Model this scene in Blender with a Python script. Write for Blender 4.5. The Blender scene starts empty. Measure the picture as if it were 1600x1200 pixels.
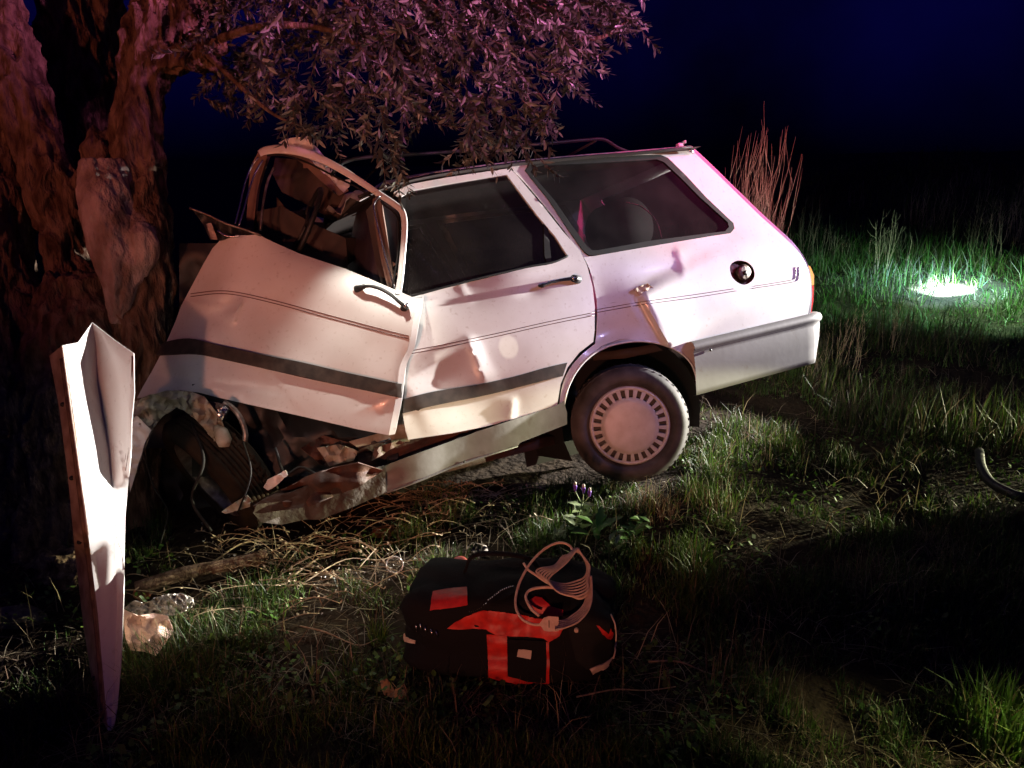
import bpy, bmesh, math, random
import numpy as np
from mathutils import Vector, Matrix, noise
from mathutils.geometry import delaunay_2d_cdt
random.seed(7); rng = np.random.default_rng(7)
S = bpy.context.scene
COL = S.collection

# ------------------------------------------------------------------ camera
F = 1200.0; PITCH = math.atan(350/F); H = 1.6
cam_d = bpy.data.cameras.new('camera'); cam = bpy.data.objects.new('camera', cam_d); COL.objects.link(cam)
cam.location = (0, 0, H); cam.rotation_euler = (math.pi/2-PITCH, 0, 0)
cam_d.sensor_width = 36; cam_d.lens = 27.0; cam_d.clip_end = 500; cam_d.clip_start = .05
S.camera = cam
# ------------------------------------------------------------------ world: night sky with a faint blue glow
W = bpy.data.worlds.new('World'); S.world = W; W.use_nodes = True
nt = W.node_tree; bg = nt.nodes['Background']
tc = nt.nodes.new('ShaderNodeTexCoord'); nz = nt.nodes.new('ShaderNodeTexNoise'); nz.inputs['Scale'].default_value = 2.6; nz.inputs['Detail'].default_value = 5
cr_ = nt.nodes.new('ShaderNodeValToRGB')
cr_.color_ramp.elements[0].position = .36; cr_.color_ramp.elements[0].color = (0.0008, 0.0005, 0.006, 1)
cr_.color_ramp.elements[1].position = .68; cr_.color_ramp.elements[1].color = (0.0022, 0.0018, 0.066, 1)
nt.links.new(tc.outputs['Generated'], nz.inputs['Vector']); nt.links.new(nz.outputs['Fac'], cr_.inputs['Fac'])
sx = nt.nodes.new('ShaderNodeSeparateXYZ'); mr = nt.nodes.new('ShaderNodeMapRange'); mr.inputs[1].default_value = .0; mr.inputs[2].default_value = .34; mr.inputs[3].default_value = .03; mr.inputs[4].default_value = 1.0
mxc = nt.nodes.new('ShaderNodeMix'); mxc.data_type = 'RGBA'; mxc.blend_type = 'MULTIPLY'; mxc.inputs[0].default_value = 1
nt.links.new(tc.outputs['Generated'], sx.inputs[0]); nt.links.new(sx.outputs[2], mr.inputs[0]); nt.links.new(cr_.outputs['Color'], mxc.inputs[6]); nt.links.new(mr.outputs[0], mxc.inputs[7]); nt.links.new(mxc.outputs[2], bg.inputs['Color'])
bg.inputs['Strength'].default_value = 1.0
S.view_settings.view_transform = 'Standard'; S.view_settings.look = 'None'; S.view_settings.exposure = 0; S.view_settings.gamma = 1
S.cycles.use_denoising = True; S.cycles.max_bounces = 6; S.cycles.sample_clamp_indirect = 4
# ------------------------------------------------------------------ lamps of the rescue vehicles and torches around the place, and a few added fill spots
def lamp(name, kind, loc, target, color, power, size=.1, angle=60, blend=.5):
    d = bpy.data.lights.new(name, kind); d.energy = power; d.color = color
    if kind == 'SPOT': d.spot_size = math.radians(angle); d.spot_blend = blend; d.shadow_soft_size = size
    elif kind == 'AREA': d.size = size
    else: d.shadow_soft_size = size
    o = bpy.data.objects.new(name, d); COL.objects.link(o); o.location = loc
    o.rotation_euler = (Vector(target)-Vector(loc)).to_track_quat('-Z', 'Y').to_euler()
    return o
lamp('warm_vehicle_floodlight', 'SPOT', (-1.1, -4.2, 1.15), (-.15, 3.2, 1.0), (1, .35, .21), 980, .16, 26, 1.0)
lamp('white_work_light', 'SPOT', (7.0, 6.35, 1.95), (.0, 3.78, .64), (1, .94, .90), 15000, .045, 15.4, .2)
lamp('low_torch', 'SPOT', (7.6, 5.0, .82), (1.0, 3.33, .08), (1, .96, .60), 6000, .02, 10.8, .3)
lamp('tuft_fill', 'SPOT', (2.9, 1.3, .9), (1.42, 1.62, .02), (1, .96, .5), 300, .03, 26, .9)  # added spot that brightens the tuft in the lower right corner
lamp('door_glint_fill', 'SPOT', (.9, .9, .7), (.0, 3.18, .825), (1, .93, .7), 95, .004, 2.4, .5)  # added narrow spot standing in for light bounced onto the rear door
lamp('red_beacon', 'SPOT', (2.8, 1.0, 4.6), (1.06, 4.25, 1.72), (1, .05, .25), 1500, .12, 21, 1.0)
lamp('shrub_red_fill', 'SPOT', (2.8, 1.0, 4.6), (1.85, 5.6, 1.7), (1, .25, .30), 900, .12, 15, 1.0)  # added spot to redden the shrub, no source of its own
lamp('blue_beacon', 'SPOT', (4.6, 2.2, 3.6), (1.0, 4.0, 1.2), (.52, .46, 1), 360, .25, 32, .9)
lamp('red_beacon_by_the_road', 'SPOT', (-3.6, -2.2, 2.4), (-1.6, 3.3, 2.05), (1, .25, .13), 400, .12, 28, 1.0)
lamp('magenta_beacon', 'SPOT', (4.4, .2, 2.6), (.3, 3.2, 2.8), (1, .27, .66), 2700, .12, 28, .9)
lamp('door_top_fill', 'SPOT', (-.52, 3.05, 1.72), (-.55, 2.93, .9), (1, .93, .82), 45, .03, 62, .8)  # added lamp above the front door, whitens its top edge near the handle
lamp('hand_torch', 'SPOT', (4.79, 6.06, 1.67), (4.29, 7.56, 0.37), (.52, .82, 1), 60000, .01, 12.5, 1.0)
lamp('hand_torch_beam', 'SPOT', (4.79, 6.06, 1.67), (4.29, 7.56, 0.37), (.34, .72, 1), 3000, .03, 34, 1.0)
lamp('hand_torch_spill', 'SPOT', (4.79, 6.06, 1.67), (4.19, 7.26, 0.37), (.45, 1, .62), 800, .04, 80, 1.0)

# ------------------------------------------------------------------ picture ray helpers: where a thing stands in the place
CP, SP = math.cos(PITCH), math.sin(PITCH)
def rays(px, py):
    a = (np.asarray(px, float)-800)/F; b = (np.asarray(py, float)-600)/F
    return np.stack([a, CP-b*SP, -SP-b*CP], -1)
def P(px, py, d):
    r = rays(px, py); d = np.asarray(d, float)
    return np.array([0, 0, H])+r*d[..., None]
def V(px, py, d): return Vector(P(px, py, d))
def sstep(a, b, x):
    t = np.clip((np.asarray(x, float)-a)/(b-a), 0, 1); return t*t*(3-2*t)
def hgt(x, y):
    x = np.asarray(x, float); y = np.asarray(y, float)
    h = .10*sstep(1.5, 3.4, y)+np.clip(y-4.2, 0, 9)*(.012+.175*sstep(1.5, 8.0, x)+.01*np.sin(x*1.3))*sstep(-2, 3, x)
    h = h+.018*np.sin(x*3.1+y*1.7)*np.cos(y*2.3-x*.8)+.010*np.sin(x*7.3-y*5.1)+.03*np.sin(y*2.1+x*.9)*sstep(1.2, 2.5, x)
    return h
def G(px, py):
    r = rays(px, py); t = .5
    for k in range(4000):
        p = r*t+np.array([0, 0, H])
        if p[2] <= hgt(p[0], p[1]) or t > 40: break
        t += .01
    return Vector(p)
# ------------------------------------------------------------------ materials
def mat(name, base, rough=.6, metal=0, spec=.5, noise_amt=.0, noise_scale=20, col2=None, bump=0, bump_scale=60, coat=0, detail=6, stretch=None, trans=0, emit=None, bump_dist=.01, lo=.35, hi=.65):
    m = bpy.data.materials.new(name); m.use_nodes = True; n = m.node_tree; b = n.nodes['Principled BSDF']
    b.inputs['Base Color'].default_value = (*base, 1); b.inputs['Roughness'].default_value = rough; b.inputs['Metallic'].default_value = metal
    b.inputs['Specular IOR Level'].default_value = spec; b.inputs['Coat Weight'].default_value = coat; b.inputs['Coat Roughness'].default_value = .08
    if trans: b.inputs['Transmission Weight'].default_value = trans
    t = n.nodes.new('ShaderNodeTexCoord'); mp = n.nodes.new('ShaderNodeMapping'); n.links.new(t.outputs['Object'], mp.inputs['Vector'])
    if stretch: mp.inputs['Scale'].default_value = stretch
    if col2 is not None:
        z = n.nodes.new('ShaderNodeTexNoise'); z.inputs['Scale'].default_value = noise_scale; z.inputs['Detail'].default_value = detail
        r = n.nodes.new('ShaderNodeValToRGB'); r.color_ramp.elements[0].position = lo; r.color_ramp.elements[1].position = hi
        r.color_ramp.elements[0].color = (*base, 1); r.color_ramp.elements[1].color = (*col2, 1)
        n.links.new(mp.outputs[0], z.inputs['Vector']); n.links.new(z.outputs['Fac'], r.inputs['Fac']); n.links.new(r.outputs['Color'], b.inputs['Base Color'])
    if bump:
        z2 = n.nodes.new('ShaderNodeTexNoise'); z2.inputs['Scale'].default_value = bump_scale; z2.inputs['Detail'].default_value = detail
        bp = n.nodes.new('ShaderNodeBump'); bp.inputs['Strength'].default_value = bump; bp.inputs['Distance'].default_value = bump_dist
        n.links.new(mp.outputs[0], z2.inputs['Vector']); n.links.new(z2.outputs['Fac'], bp.inputs['Height']); n.links.new(bp.outputs[0], b.inputs['Normal'])
    return m
M = {}
M['paint'] = mat('white_paint', (.70, .69, .67), .34, coat=.35, col2=(.60, .585, .55), noise_scale=5, bump=.04, bump_scale=14, lo=.45, hi=.8)
def wear(m, col, lo, hi, scale, stretch=(1, 1, 1), amount=.6):
    n = m.node_tree; b = n.nodes['Principled BSDF']; src = b.inputs['Base Color'].links[0].from_socket
    t = n.nodes.new('ShaderNodeTexCoord'); mp = n.nodes.new('ShaderNodeMapping'); mp.inputs['Scale'].default_value = stretch; z = n.nodes.new('ShaderNodeTexNoise'); z.inputs['Scale'].default_value = scale; z.inputs['Detail'].default_value = 8
    r = n.nodes.new('ShaderNodeMapRange'); r.inputs[1].default_value = lo; r.inputs[2].default_value = hi; r.inputs[4].default_value = amount; mx = n.nodes.new('ShaderNodeMix'); mx.data_type = 'RGBA'; mx.inputs[7].default_value = (*col, 1)
    n.links.new(t.outputs['Object'], mp.inputs[0]); n.links.new(mp.outputs[0], z.inputs[0]); n.links.new(z.outputs['Fac'], r.inputs[0]); n.links.new(r.outputs[0], mx.inputs[0]); n.links.new(src, mx.inputs[6]); n.links.new(mx.outputs[2], b.inputs['Base Color'])
wear(M['paint'], (.36, .29, .23), .60, .80, 60, amount=.5)
wear(M['paint'], (.30, .24, .19), .70, .76, 9, (1.5, 1, 14), .5)
wear(M['paint'], (.50, .43, .36), .56, .78, 2.2, amount=.5)
M['paint_in'] = mat('cream_inner_paint', (.42, .40, .33), .5, col2=(.20, .17, .11), noise_scale=14, bump=.3, bump_scale=30)
M['roofpaint'] = mat('dusty_roof_paint', (.50, .49, .50), .45, coat=.2, col2=(.36, .35, .34), noise_scale=6, bump=.05, bump_scale=20)
M['grey'] = mat('grey_plastic_paint', (.20, .198, .185), .6, col2=(.165, .16, .145), noise_scale=4, bump=.03, bump_scale=35, spec=.35)
M['sill'] = mat('scuffed_grey_sill', (.23, .235, .23), .55, col2=(.12, .115, .10), noise_scale=6, bump=.08, bump_scale=30)
wear(M['sill'], (.08, .055, .035), .58, .72, 14, amount=.8)
wear(M['grey'], (.12, .09, .06), .66, .76, 16, amount=.5)
M['rubber'] = mat('black_rubber', (.008, .008, .008), .7, spec=.2, col2=(.015, .013, .012), noise_scale=30)
M['strip'] = mat('dark_rub_strip', (.035, .028, .024), .7, spec=.25, col2=(.07, .055, .045), noise_scale=25)
M['tyre'] = mat('dusty_tyre_rubber', (.035, .033, .033), .75, col2=(.10, .096, .098), noise_scale=9, bump=.06, bump_scale=80)
M['tyre2'] = mat('muddy_shaded_tyre_rubber', (.010, .008, .006), .9, spec=.15, col2=(.028, .018, .011), noise_scale=12, bump=.1, bump_scale=60)  # mud-brown rubber, darkened further for the shadow it lies in
M['pin'] = mat('red_brown_pinstripe', (.10, .022, .016), .4)
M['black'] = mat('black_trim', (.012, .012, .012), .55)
M['hub'] = mat('silver_hubcap', (.60, .60, .61), .45, metal=.05, col2=(.48, .47, .46), noise_scale=16, bump=.05)
M['chrome'] = mat('dull_chrome', (.6, .6, .6), .25, metal=1)
M['alu'] = mat('dull_bare_metal', (.30, .29, .27), .4, metal=.7, col2=(.14, .11, .09), noise_scale=30, bump=.3)
M['rust'] = mat('rusty_underbody', (.10, .04, .022), .7, col2=(.035, .018, .014), noise_scale=12, bump=.4)
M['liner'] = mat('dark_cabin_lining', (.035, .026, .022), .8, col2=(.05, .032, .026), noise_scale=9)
M['trimbrown'] = mat('brown_cabin_trim', (.16, .09, .06), .65, col2=(.09, .05, .035), noise_scale=12)
M['seat'] = mat('dark_vinyl_seat', (.045, .035, .042), .38, col2=(.03, .024, .03), noise_scale=9, bump=.2, bump_scale=12)
M['redlens'] = mat('red_lens', (.45, .02, .02), .2, coat=.5)
M['orlens'] = mat('orange_lens', (.75, .28, .03), .25, coat=.5)
M['fillercap'] = mat('grimy_filler_cap', (.05, .035, .028), .45, metal=.5, col2=(.12, .075, .05), noise_scale=40, bump=.4)
M['filler'] = mat('body_filler', (.55, .43, .30), .7, col2=(.40, .30, .2), noise_scale=30)
def glass_mat():
    m = bpy.data.materials.new('dusty_glass'); m.use_nodes = True; n = m.node_tree; n.nodes.clear()
    o = n.nodes.new('ShaderNodeOutputMaterial'); tr = n.nodes.new('ShaderNodeBsdfTransparent'); tr.inputs[0].default_value = (.50, .50, .50, 1)
    gl = n.nodes.new('ShaderNodeBsdfGlossy'); gl.inputs['Roughness'].default_value = .03; df = n.nodes.new('ShaderNodeBsdfDiffuse')
    df.inputs[0].default_value = (.30, .27, .25, 1)
    z = n.nodes.new('ShaderNodeTexNoise'); z.inputs['Scale'].default_value = 7; z.inputs['Detail'].default_value = 8; t = n.nodes.new('ShaderNodeTexCoord')
    n.links.new(t.outputs['Object'], z.inputs['Vector'])
    r = n.nodes.new('ShaderNodeMapRange'); r.inputs[1].default_value = .3; r.inputs[2].default_value = .75; r.inputs[3].default_value = .03; r.inputs[4].default_value = .065
    n.links.new(z.outputs['Fac'], r.inputs[0])
    m1 = n.nodes.new('ShaderNodeMixShader'); m2 = n.nodes.new('ShaderNodeMixShader'); fr = n.nodes.new('ShaderNodeFresnel'); fr.inputs[0].default_value = 1.45
    n.links.new(r.outputs[0], m1.inputs[0]); n.links.new(tr.outputs[0], m1.inputs[1]); n.links.new(df.outputs[0], m1.inputs[2])
    n.links.new(fr.outputs[0], m2.inputs[0]); n.links.new(m1.outputs[0], m2.inputs[1]); n.links.new(gl.outputs[0], m2.inputs[2]); n.links.new(m2.outputs[0], o.inputs[0])
    return m
M['glass'] = glass_mat()
# ------------------------------------------------------------------ mesh helpers
def link(name, verts, faces, m, parent=None, inv=None, smooth=True, solid=0, off=-1, bevel=0):
    """verts in world space; inv = world -> local matrix of the thing"""
    v = np.asarray(verts, float).reshape(-1, 3)
    if inv is not None:
        iv = np.array(inv); v = v@iv[:3, :3].T+iv[:3, 3]
    me = bpy.data.meshes.new(name); me.from_pydata(v.tolist(), [], [list(map(int, f)) for f in faces]); me.update()
    if smooth: me.polygons.foreach_set('use_smooth', [True]*len(me.polygons))
    me.materials.append(m)
    o = bpy.data.objects.new(name, me); COL.objects.link(o)
    if parent is not None: o.parent = parent
    if bevel:
        b = o.modifiers.new('bevel', 'BEVEL'); b.width = bevel; b.segments = 2; b.limit_method = 'ANGLE'
    if solid:
        s = o.modifiers.new('thickness', 'SOLIDIFY'); s.thickness = solid; s.offset = off
        e = o.modifiers.new('edges', 'EDGE_SPLIT'); e.split_angle = math.radians(48)
    return o
def tag(o, label=None, cat=None, group=None, kind=None):
    if label: o['label'] = label
    if cat: o['category'] = cat
    if group: o['group'] = group
    if kind: o['kind'] = kind
    return o
def empty(name, loc, label, cat, group=None):
    o = bpy.data.objects.new(name, None); COL.objects.link(o); o.location = loc; o.empty_display_size = .1
    tag(o, label, cat, group); return o
def crom(pts, n=6, closed=False):
    pts = [np.array(p, float) for p in pts]; out = []; N = len(pts)
    rngi = range(N) if closed else range(N-1)
    for i in rngi:
        p0 = pts[(i-1) % N] if closed or i > 0 else pts[0]*2-pts[1]
        p1 = pts[i]; p2 = pts[(i+1) % N]
        p3 = pts[(i+2) % N] if closed or i+2 < N else pts[-1]*2-pts[-2]
        for k in range(n):
            t = k/n
            out.append(.5*((2*p1)+(-p0+p2)*t+(2*p0-5*p1+4*p2-p3)*t*t+(-p0+3*p1-3*p2+p3)*t**3))
    if not closed: out.append(pts[-1])
    return np.array(out)
def tube(pts, rad, n=8, caps=True, flat=1.0):
    pts = [Vector(p) for p in pts]; N = len(pts)
    rad = [rad]*N if np.isscalar(rad) else rad
    vs = []; fs = []; up = None
    for i, p in enumerate(pts):
        d = (pts[min(i+1, N-1)]-pts[max(i-1, 0)])
        d = d.normalized() if d.length > 1e-9 else Vector((0, 0, 1))
        if up is None:
            up = Vector((0, 0, 1)) if abs(d.z) < .9 else Vector((1, 0, 0))
        a = d.cross(up)
        if a.length < 1e-4: a = d.orthogonal()
        a.normalize(); b = a.cross(d).normalized(); up = b
        for k in range(n):
            an = 2*math.pi*k/n; vs.append(p+(a*math.cos(an)+b*math.sin(an)*flat)*rad[i])
    for i in range(N-1):
        for k in range(n):
            fs.append((i*n+k, i*n+(k+1) % n, (i+1)*n+(k+1) % n, (i+1)*n+k))
    if caps: fs.append(tuple(range(n))[::-1]); fs.append(tuple(range((N-1)*n, N*n)))
    return [tuple(v) for v in vs], fs
def merge(*parts):
    V_, F_ = [], []
    for v, f in parts:
        b = len(V_); V_ += [tuple(x) for x in v]; F_ += [tuple(i+b for i in q) for q in f]
    return V_, F_
def box(c, ax, ay, az):
    c, ax, ay, az = map(lambda q: np.array(q, float), (c, ax, ay, az)); v = []
    for k in (-1, 1):
        for j in (-1, 1):
            for i in (-1, 1): v.append(c+i*ax+j*ay+k*az)
    return v, [(0, 2, 3, 1), (4, 5, 7, 6), (0, 1, 5, 4), (2, 6, 7, 3), (0, 4, 6, 2), (1, 3, 7, 5)]
def inpoly(poly, x, y):
    poly = np.asarray(poly); n = len(poly); r = np.zeros(np.shape(x), bool); j = n-1
    for i in range(n):
        xi, yi = poly[i]; xj, yj = poly[j]
        c = ((yi > y) != (yj > y)) & (x < (xj-xi)*(y-yi)/((yj-yi) if yj != yi else 1e-9)+xi)
        r ^= c; j = i
    return r
def densify(poly, step):
    out = []; n = len(poly)
    for i in range(n):
        a = np.array(poly[i], float); b = np.array(poly[(i+1) % n], float); k = max(1, int(np.linalg.norm(b-a)/step))
        for t in range(k): out.append(a+(b-a)*t/k)
    return out
def fill2d(poly, holes=(), step=7):
    loops = [densify(poly, step)]+[densify(h, step) for h in holes]
    pts, edges = [], []
    for L in loops:
        b = len(pts); pts += L; edges += [(b+i, b+(i+1) % len(L)) for i in range(len(L))]
    A = np.array(pts); lo = A.min(0); hi = A.max(0)
    gx, gy = np.meshgrid(np.arange(lo[0], hi[0], step), np.arange(lo[1], hi[1], step*.866)); gx = gx+(np.arange(gx.shape[0]) % 2)[:, None]*step/2
    gx, gy = gx.ravel(), gy.ravel(); ok = inpoly(poly, gx, gy)
    for h in holes: ok &= ~inpoly(h, gx, gy)
    gx, gy = gx[ok], gy[ok]
    dm = np.full(len(gx), 1e9)
    for a in A: dm = np.minimum(dm, (gx-a[0])**2+(gy-a[1])**2)
    ok = dm > (step*.5)**2
    pts += list(np.stack([gx[ok], gy[ok]], 1))
    v, e, f, *_ = delaunay_2d_cdt([Vector((float(p[0]), float(p[1]))) for p in pts], edges, [], 0, 1e-4)
    v = np.array([(q.x, q.y) for q in v]); f = [tuple(q) for q in f]
    fc = np.array([v[list(q)].mean(0) for q in f])
    ok = inpoly(poly, fc[:, 0], fc[:, 1])
    for h in holes: ok &= ~inpoly(h, fc[:, 0], fc[:, 1])
    return v, [q for q, k in zip(f, ok) if k]
def panel(name, poly, surf, m, parent=None, inv=None, holes=(), step=7, solid=.003, dent=None, smooth=True, off=-1):
    """a sheet traced in the picture and laid on a real surface; dent(px,py) moves it towards the viewer (metres)"""
    v, f = fill2d(poly, holes, step)
    w = surf(v[:, 0], v[:, 1])
    if dent is not None:
        r = rays(v[:, 0], v[:, 1]); r /= np.linalg.norm(r, axis=1)[:, None]; w = w-r*np.asarray(dent(v[:, 0], v[:, 1]))[:, None]
    o = link(name, w, f, m, parent, inv, smooth, 0)
    # face the viewer
    p = o.data.polygons[0]; a, b, c = [Vector(w[i]) for i in f[0][:3]]
    nrm = sum(((Vector(w[q[1]])-Vector(w[q[0]])).cross(Vector(w[q[2]])-Vector(w[q[0]])) for q in f[:40]), Vector())
    if nrm.dot(a-Vector((0, 0, H))) > 0: o.data.flip_normals()
    if solid:
        s = o.modifiers.new('thickness', 'SOLIDIFY'); s.thickness = solid; s.offset = off
        e = o.modifiers.new('edges', 'EDGE_SPLIT'); e.split_angle = math.radians(48)
    return o
def gauss(cx, cy, rx, ry, rot, amp):
    c, s = math.cos(math.radians(rot)), math.sin(math.radians(rot))
    def f(x, y):
        u = ((x-cx)*c+(y-cy)*s)/rx; v = (-(x-cx)*s+(y-cy)*c)/ry
        return amp*np.exp(-(u*u+v*v))
    return f
def crease(ax, ay, bx, by, w, amp, side=0, fade=.25):
    """a sharp fold along a segment; side=+-1 drops off at once on one side"""
    L = math.hypot(bx-ax, by-ay); ux, uy = (bx-ax)/L, (by-ay)/L
    def f(x, y):
        t = ((x-ax)*ux+(y-ay)*uy)/L; d = -(x-ax)*uy+(y-ay)*ux
        e = sstep(-fade, fade*.4, t)*(1-sstep(1-fade*.4, 1+fade, t))
        if side: wd = np.where(d*side > 0, w, w*.16)
        else: wd = w
        return amp*e*np.exp(-np.abs(d)/wd)
    return f
def addf(*fs): return lambda x, y: sum(g(x, y) for g in fs)

# ------------------------------------------------------------------ the ground
M['soil'] = mat('dark_soil', (.022, .015, .009), .95, spec=.15, col2=(.042, .028, .016), noise_scale=5, bump=.8, bump_scale=25, bump_dist=.03)
gx = np.concatenate([np.linspace(-60, -5, 12), np.arange(-4.8, 9, .06), np.linspace(9.5, 60, 12)])
gy = np.concatenate([np.linspace(-12, 0, 8), np.arange(.3, 15, .06), np.linspace(16, 200, 16)])
X, Y = np.meshgrid(gx, gy); Z = hgt(X, Y)
nzv = np.array([noise.fractal(Vector((a*3, b*3, 0)), 1, 2, 4) for a, b in zip(X.ravel(), Y.ravel())]).reshape(X.shape)
Z = Z+.018*nzv-.008
nx, ny = len(gx), len(gy)
fs = [(j*nx+i, j*nx+i+1, (j+1)*nx+i+1, (j+1)*nx+i) for j in range(ny-1) for i in range(nx-1)]
g = link('ground', np.stack([X, Y, Z], -1).reshape(-1, 3), fs, M['soil']); tag(g, kind='structure')
#==CAR==
# ------------------------------------------------------------------ the wrecked estate car
K = 1.15
A_ = np.array([[.88553667, .43056834, -.17445832], [.46043357, -.86341636, .20618712], [.06185252, .26291272, .96283496]])
A_[:, 1] *= -1                      # local x to the tail, y into the car, z up
O_ = np.array([.61644061, 3.31404621, -1.47772228+H])
MW = Matrix(((*A_[0], O_[0]), (*A_[1], O_[1]), (*A_[2], O_[2]), (0, 0, 0, 1)))
CI = MW.inverted()
car = empty('wrecked_car', (0, 0, 0), 'crumpled white estate car crushed against the tree trunk, its tail raised', 'car')
car.matrix_world = MW
def yin(z):
    z = np.asarray(z, float)/K
    return K*np.where(z < .88, .05*((z-.5)/.4)**2*(z > .5), .045+.30*(z-.88))
def Lw(x, y, z):                    # car frame -> place
    q = np.stack(np.broadcast_arrays(*[np.asarray(k, float) for k in (x, y, z)]), -1)
    return q@A_.T+O_
def side(off=0.0, tail=True):
    def s(px, py):
        r = rays(px, py); o = (np.array([0, 0, H])-O_)@A_; v = r@A_
        t = -o[1]/v[:, 1]
        for _ in range(40):
            z = o[2]+t*v[:, 2]; t = (yin(z)-off-o[1])/v[:, 1]
        p = np.array([0, 0, H])+r*t[:, None]
        if tail:                    # the body curves in towards the tail
            x = ((p-O_)@A_)[:, 0]; k = np.clip(x-1.08*K, 0, 1); p = p+r/np.linalg.norm(r, axis=1)[:, None]*(k*k*9)[:, None]
        return p
    return s
def sp(px, py, off=0.0, tail=True): return side(off, tail)(np.array([px], float), np.array([py], float))[0]
def cpart(name, vf, m, parent=car, **k): return link(name, vf[0], vf[1], m, parent, CI, **k)
def cpanel(name, poly, surf, m, parent=car, **k): return panel(name, poly, surf, m, parent, CI, **k)
def line_on(surf, pts, r, n=5, sub=8):
    c = crom([(*p,) for p in pts], sub); w = surf(c[:, 0], c[:, 1]); return tube(w, r, n)
def strip_poly(top, bot, sub=6):
    a = crom(top, sub); b = crom(bot, sub)[::-1]; return [tuple(p) for p in a]+[tuple(p) for p in b]

# rear quarter panel
q_win = [(823, 267), (828, 259), (838, 256), (900, 252), (1000, 245), (1030, 244), (1042, 249), (1070, 276), (1100, 308), (1143, 348), (1145, 356), (1139, 363), (1110, 367), (1020, 381), (932, 396), (922, 396), (914, 390), (890, 357), (860, 312), (835, 282)]
arch = [(tuple(p)) for p in crom([(1090, 616), (1088, 590), (1080, 568), (1062, 550), (1035, 538), (1005, 533), (975, 535), (945, 543), (918, 560), (898, 584), (886, 610), (881, 632)], 4)]
door_edge = crom([(874, 632), (879, 602), (890, 577), (908, 555), (930, 537)], 5).tolist()+crom([(932, 520), (933, 480), (929, 450), (921, 420), (908, 396), (880, 358), (850, 320), (820, 285), (797, 262)], 3).tolist()[0:]
quarter = [(800, 259), (900, 248), (1000, 238), (1076, 232)]+crom([(1084, 235), (1110, 259), (1145, 293), (1185, 332), (1212, 357), (1234, 377), (1250, 396), (1262, 420), (1266, 447), (1266, 470), (1262, 500), (1262, 560)], 3).tolist()+[(1180, 590), (1092, 612)]+arch+door_edge
qd = addf(gauss(925, 470, 60, 55, 0, -.030), gauss(1030, 425, 70, 20, -8, -.008), gauss(950, 520, 45, 22, -20, -.035),
          crease(1004, 462, 1046, 538, 48, .046, -1, .2), gauss(1150, 470, 70, 50, 0, .008), crease(1058, 392, 1066, 425, 14, .006, -1, .4), crease(985, 470, 1000, 500, 12, .012, 1, .5))
hole = crom([(1141, 424), (1141, 415), (1147, 409), (1156, 407), (1168, 410), (1177, 419), (1179, 431), (1174, 440), (1163, 445), (1152, 441), (1144, 433)], 3, True).tolist()
qp = cpanel('quarter_panel', quarter, side(), M['paint'], holes=[q_win, hole], dent=qd, step=6)
qp['label'] = 'dented rear quarter panel creased above the wheel arch'
# filler cap in its open recess
cpanel('filler_recess', [(x+(x-1160)*.08, y+(y-426)*.08) for x, y in hole], side(-.03), M['fillercap'], qp)
pc = sp(1161, 427, -.012); ax = -A_[:, 1]
cpart('filler_cap', tube([Vector(pc), Vector(pc+ax*.012), Vector(pc+ax*.016)], [.046, .044, .03], 20), M['fillercap'], qp)
cpart('cap_lock', tube([Vector(pc), Vector(pc+ax*.022)], [.012, .012], 10), M['black'], qp)
# the torn bit of filler and lifted paint on the crease
cpanel('torn_filler', [(989, 452), (1000, 447), (1012, 443), (1020, 449), (1028, 460), (1018, 467), (1000, 464)], side(.012), M['filler'], qp, dent=lambda x, y: .010*np.sin(x*.4)*np.cos(y*.5), step=4, solid=.002)
def dside(off, dent):
    b = side(off)
    def s(px, py):
        p = b(px, py); r = rays(px, py); r /= np.linalg.norm(r, axis=1)[:, None]; return p-r*np.asarray(dent(np.asarray(px, float), np.asarray(py, float)))[:, None]
    return s
qs = dside(.0015, qd)
for pts in ([(931, 484), (1000, 472), (1080, 461), (1153, 450)], [(931, 488.5), (1000, 476.5), (1080, 465.5), (1158, 453)],
            [(1178, 447), (1210, 442), (1238, 437), (1242.5, 434), (1243.5, 426), (1243.5, 417)], [(1175, 450.5), (1212, 445), (1241, 440), (1247.5, 436), (1248.5, 427), (1248.5, 417)]):
    cpart('pinstripe', line_on(qs, pts, .0015), M['pin'], qp)
# arch lip: a rolled edge
cpart('arch_lip', tube(side(.0)(np.array(arch)[:, 0], np.array(arch)[:, 1])-rays(np.array(arch)[:, 0], np.array(arch)[:, 1])*np.asarray(qd(np.array(arch)[:, 0], np.array(arch)[:, 1]))[:, None]/3, .006, 6), M['paint'], qp)
# quarter window
def shrink(poly, k, c=None):
    a = np.array(poly, float); c = a.mean(0) if c is None else np.array(c); d = a-c; L = np.linalg.norm(d, axis=1)[:, None]
    return [tuple(p) for p in (c+d*(1-k/L))]
qseal = cpanel('window_seal', shrink(q_win, -3), side(.004), M['rubber'], holes=[shrink(q_win, 6)], step=5, solid=.012)
cpanel('quarter_window_pane', shrink(q_win, 4), side(-.004), M['glass'], step=25, solid=0)
# gutter, coloured black for the shadow along the drip rail, with its bright end
def gx_(a, b, n=20):
    t = np.linspace(0, 1, n)[:, None]; return np.array(a)*(1-t)+np.array(b)*t
gl = crom([(560, 308), (600, 292), (640, 281), (700, 270), (797, 256), (900, 246), (1000, 238), (1080, 230)], 4)
cpart('shaded_gutter', tube(side(.008)(gl[:, 0], gl[:, 1]), .007, 6), M['black'])
cpart('gutter_end_cap', tube([sp(1074, 233, .015), sp(1079, 236, .02), sp(1083, 238, .015)], [.008, .012, .006], 8), M['chrome'])
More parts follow.
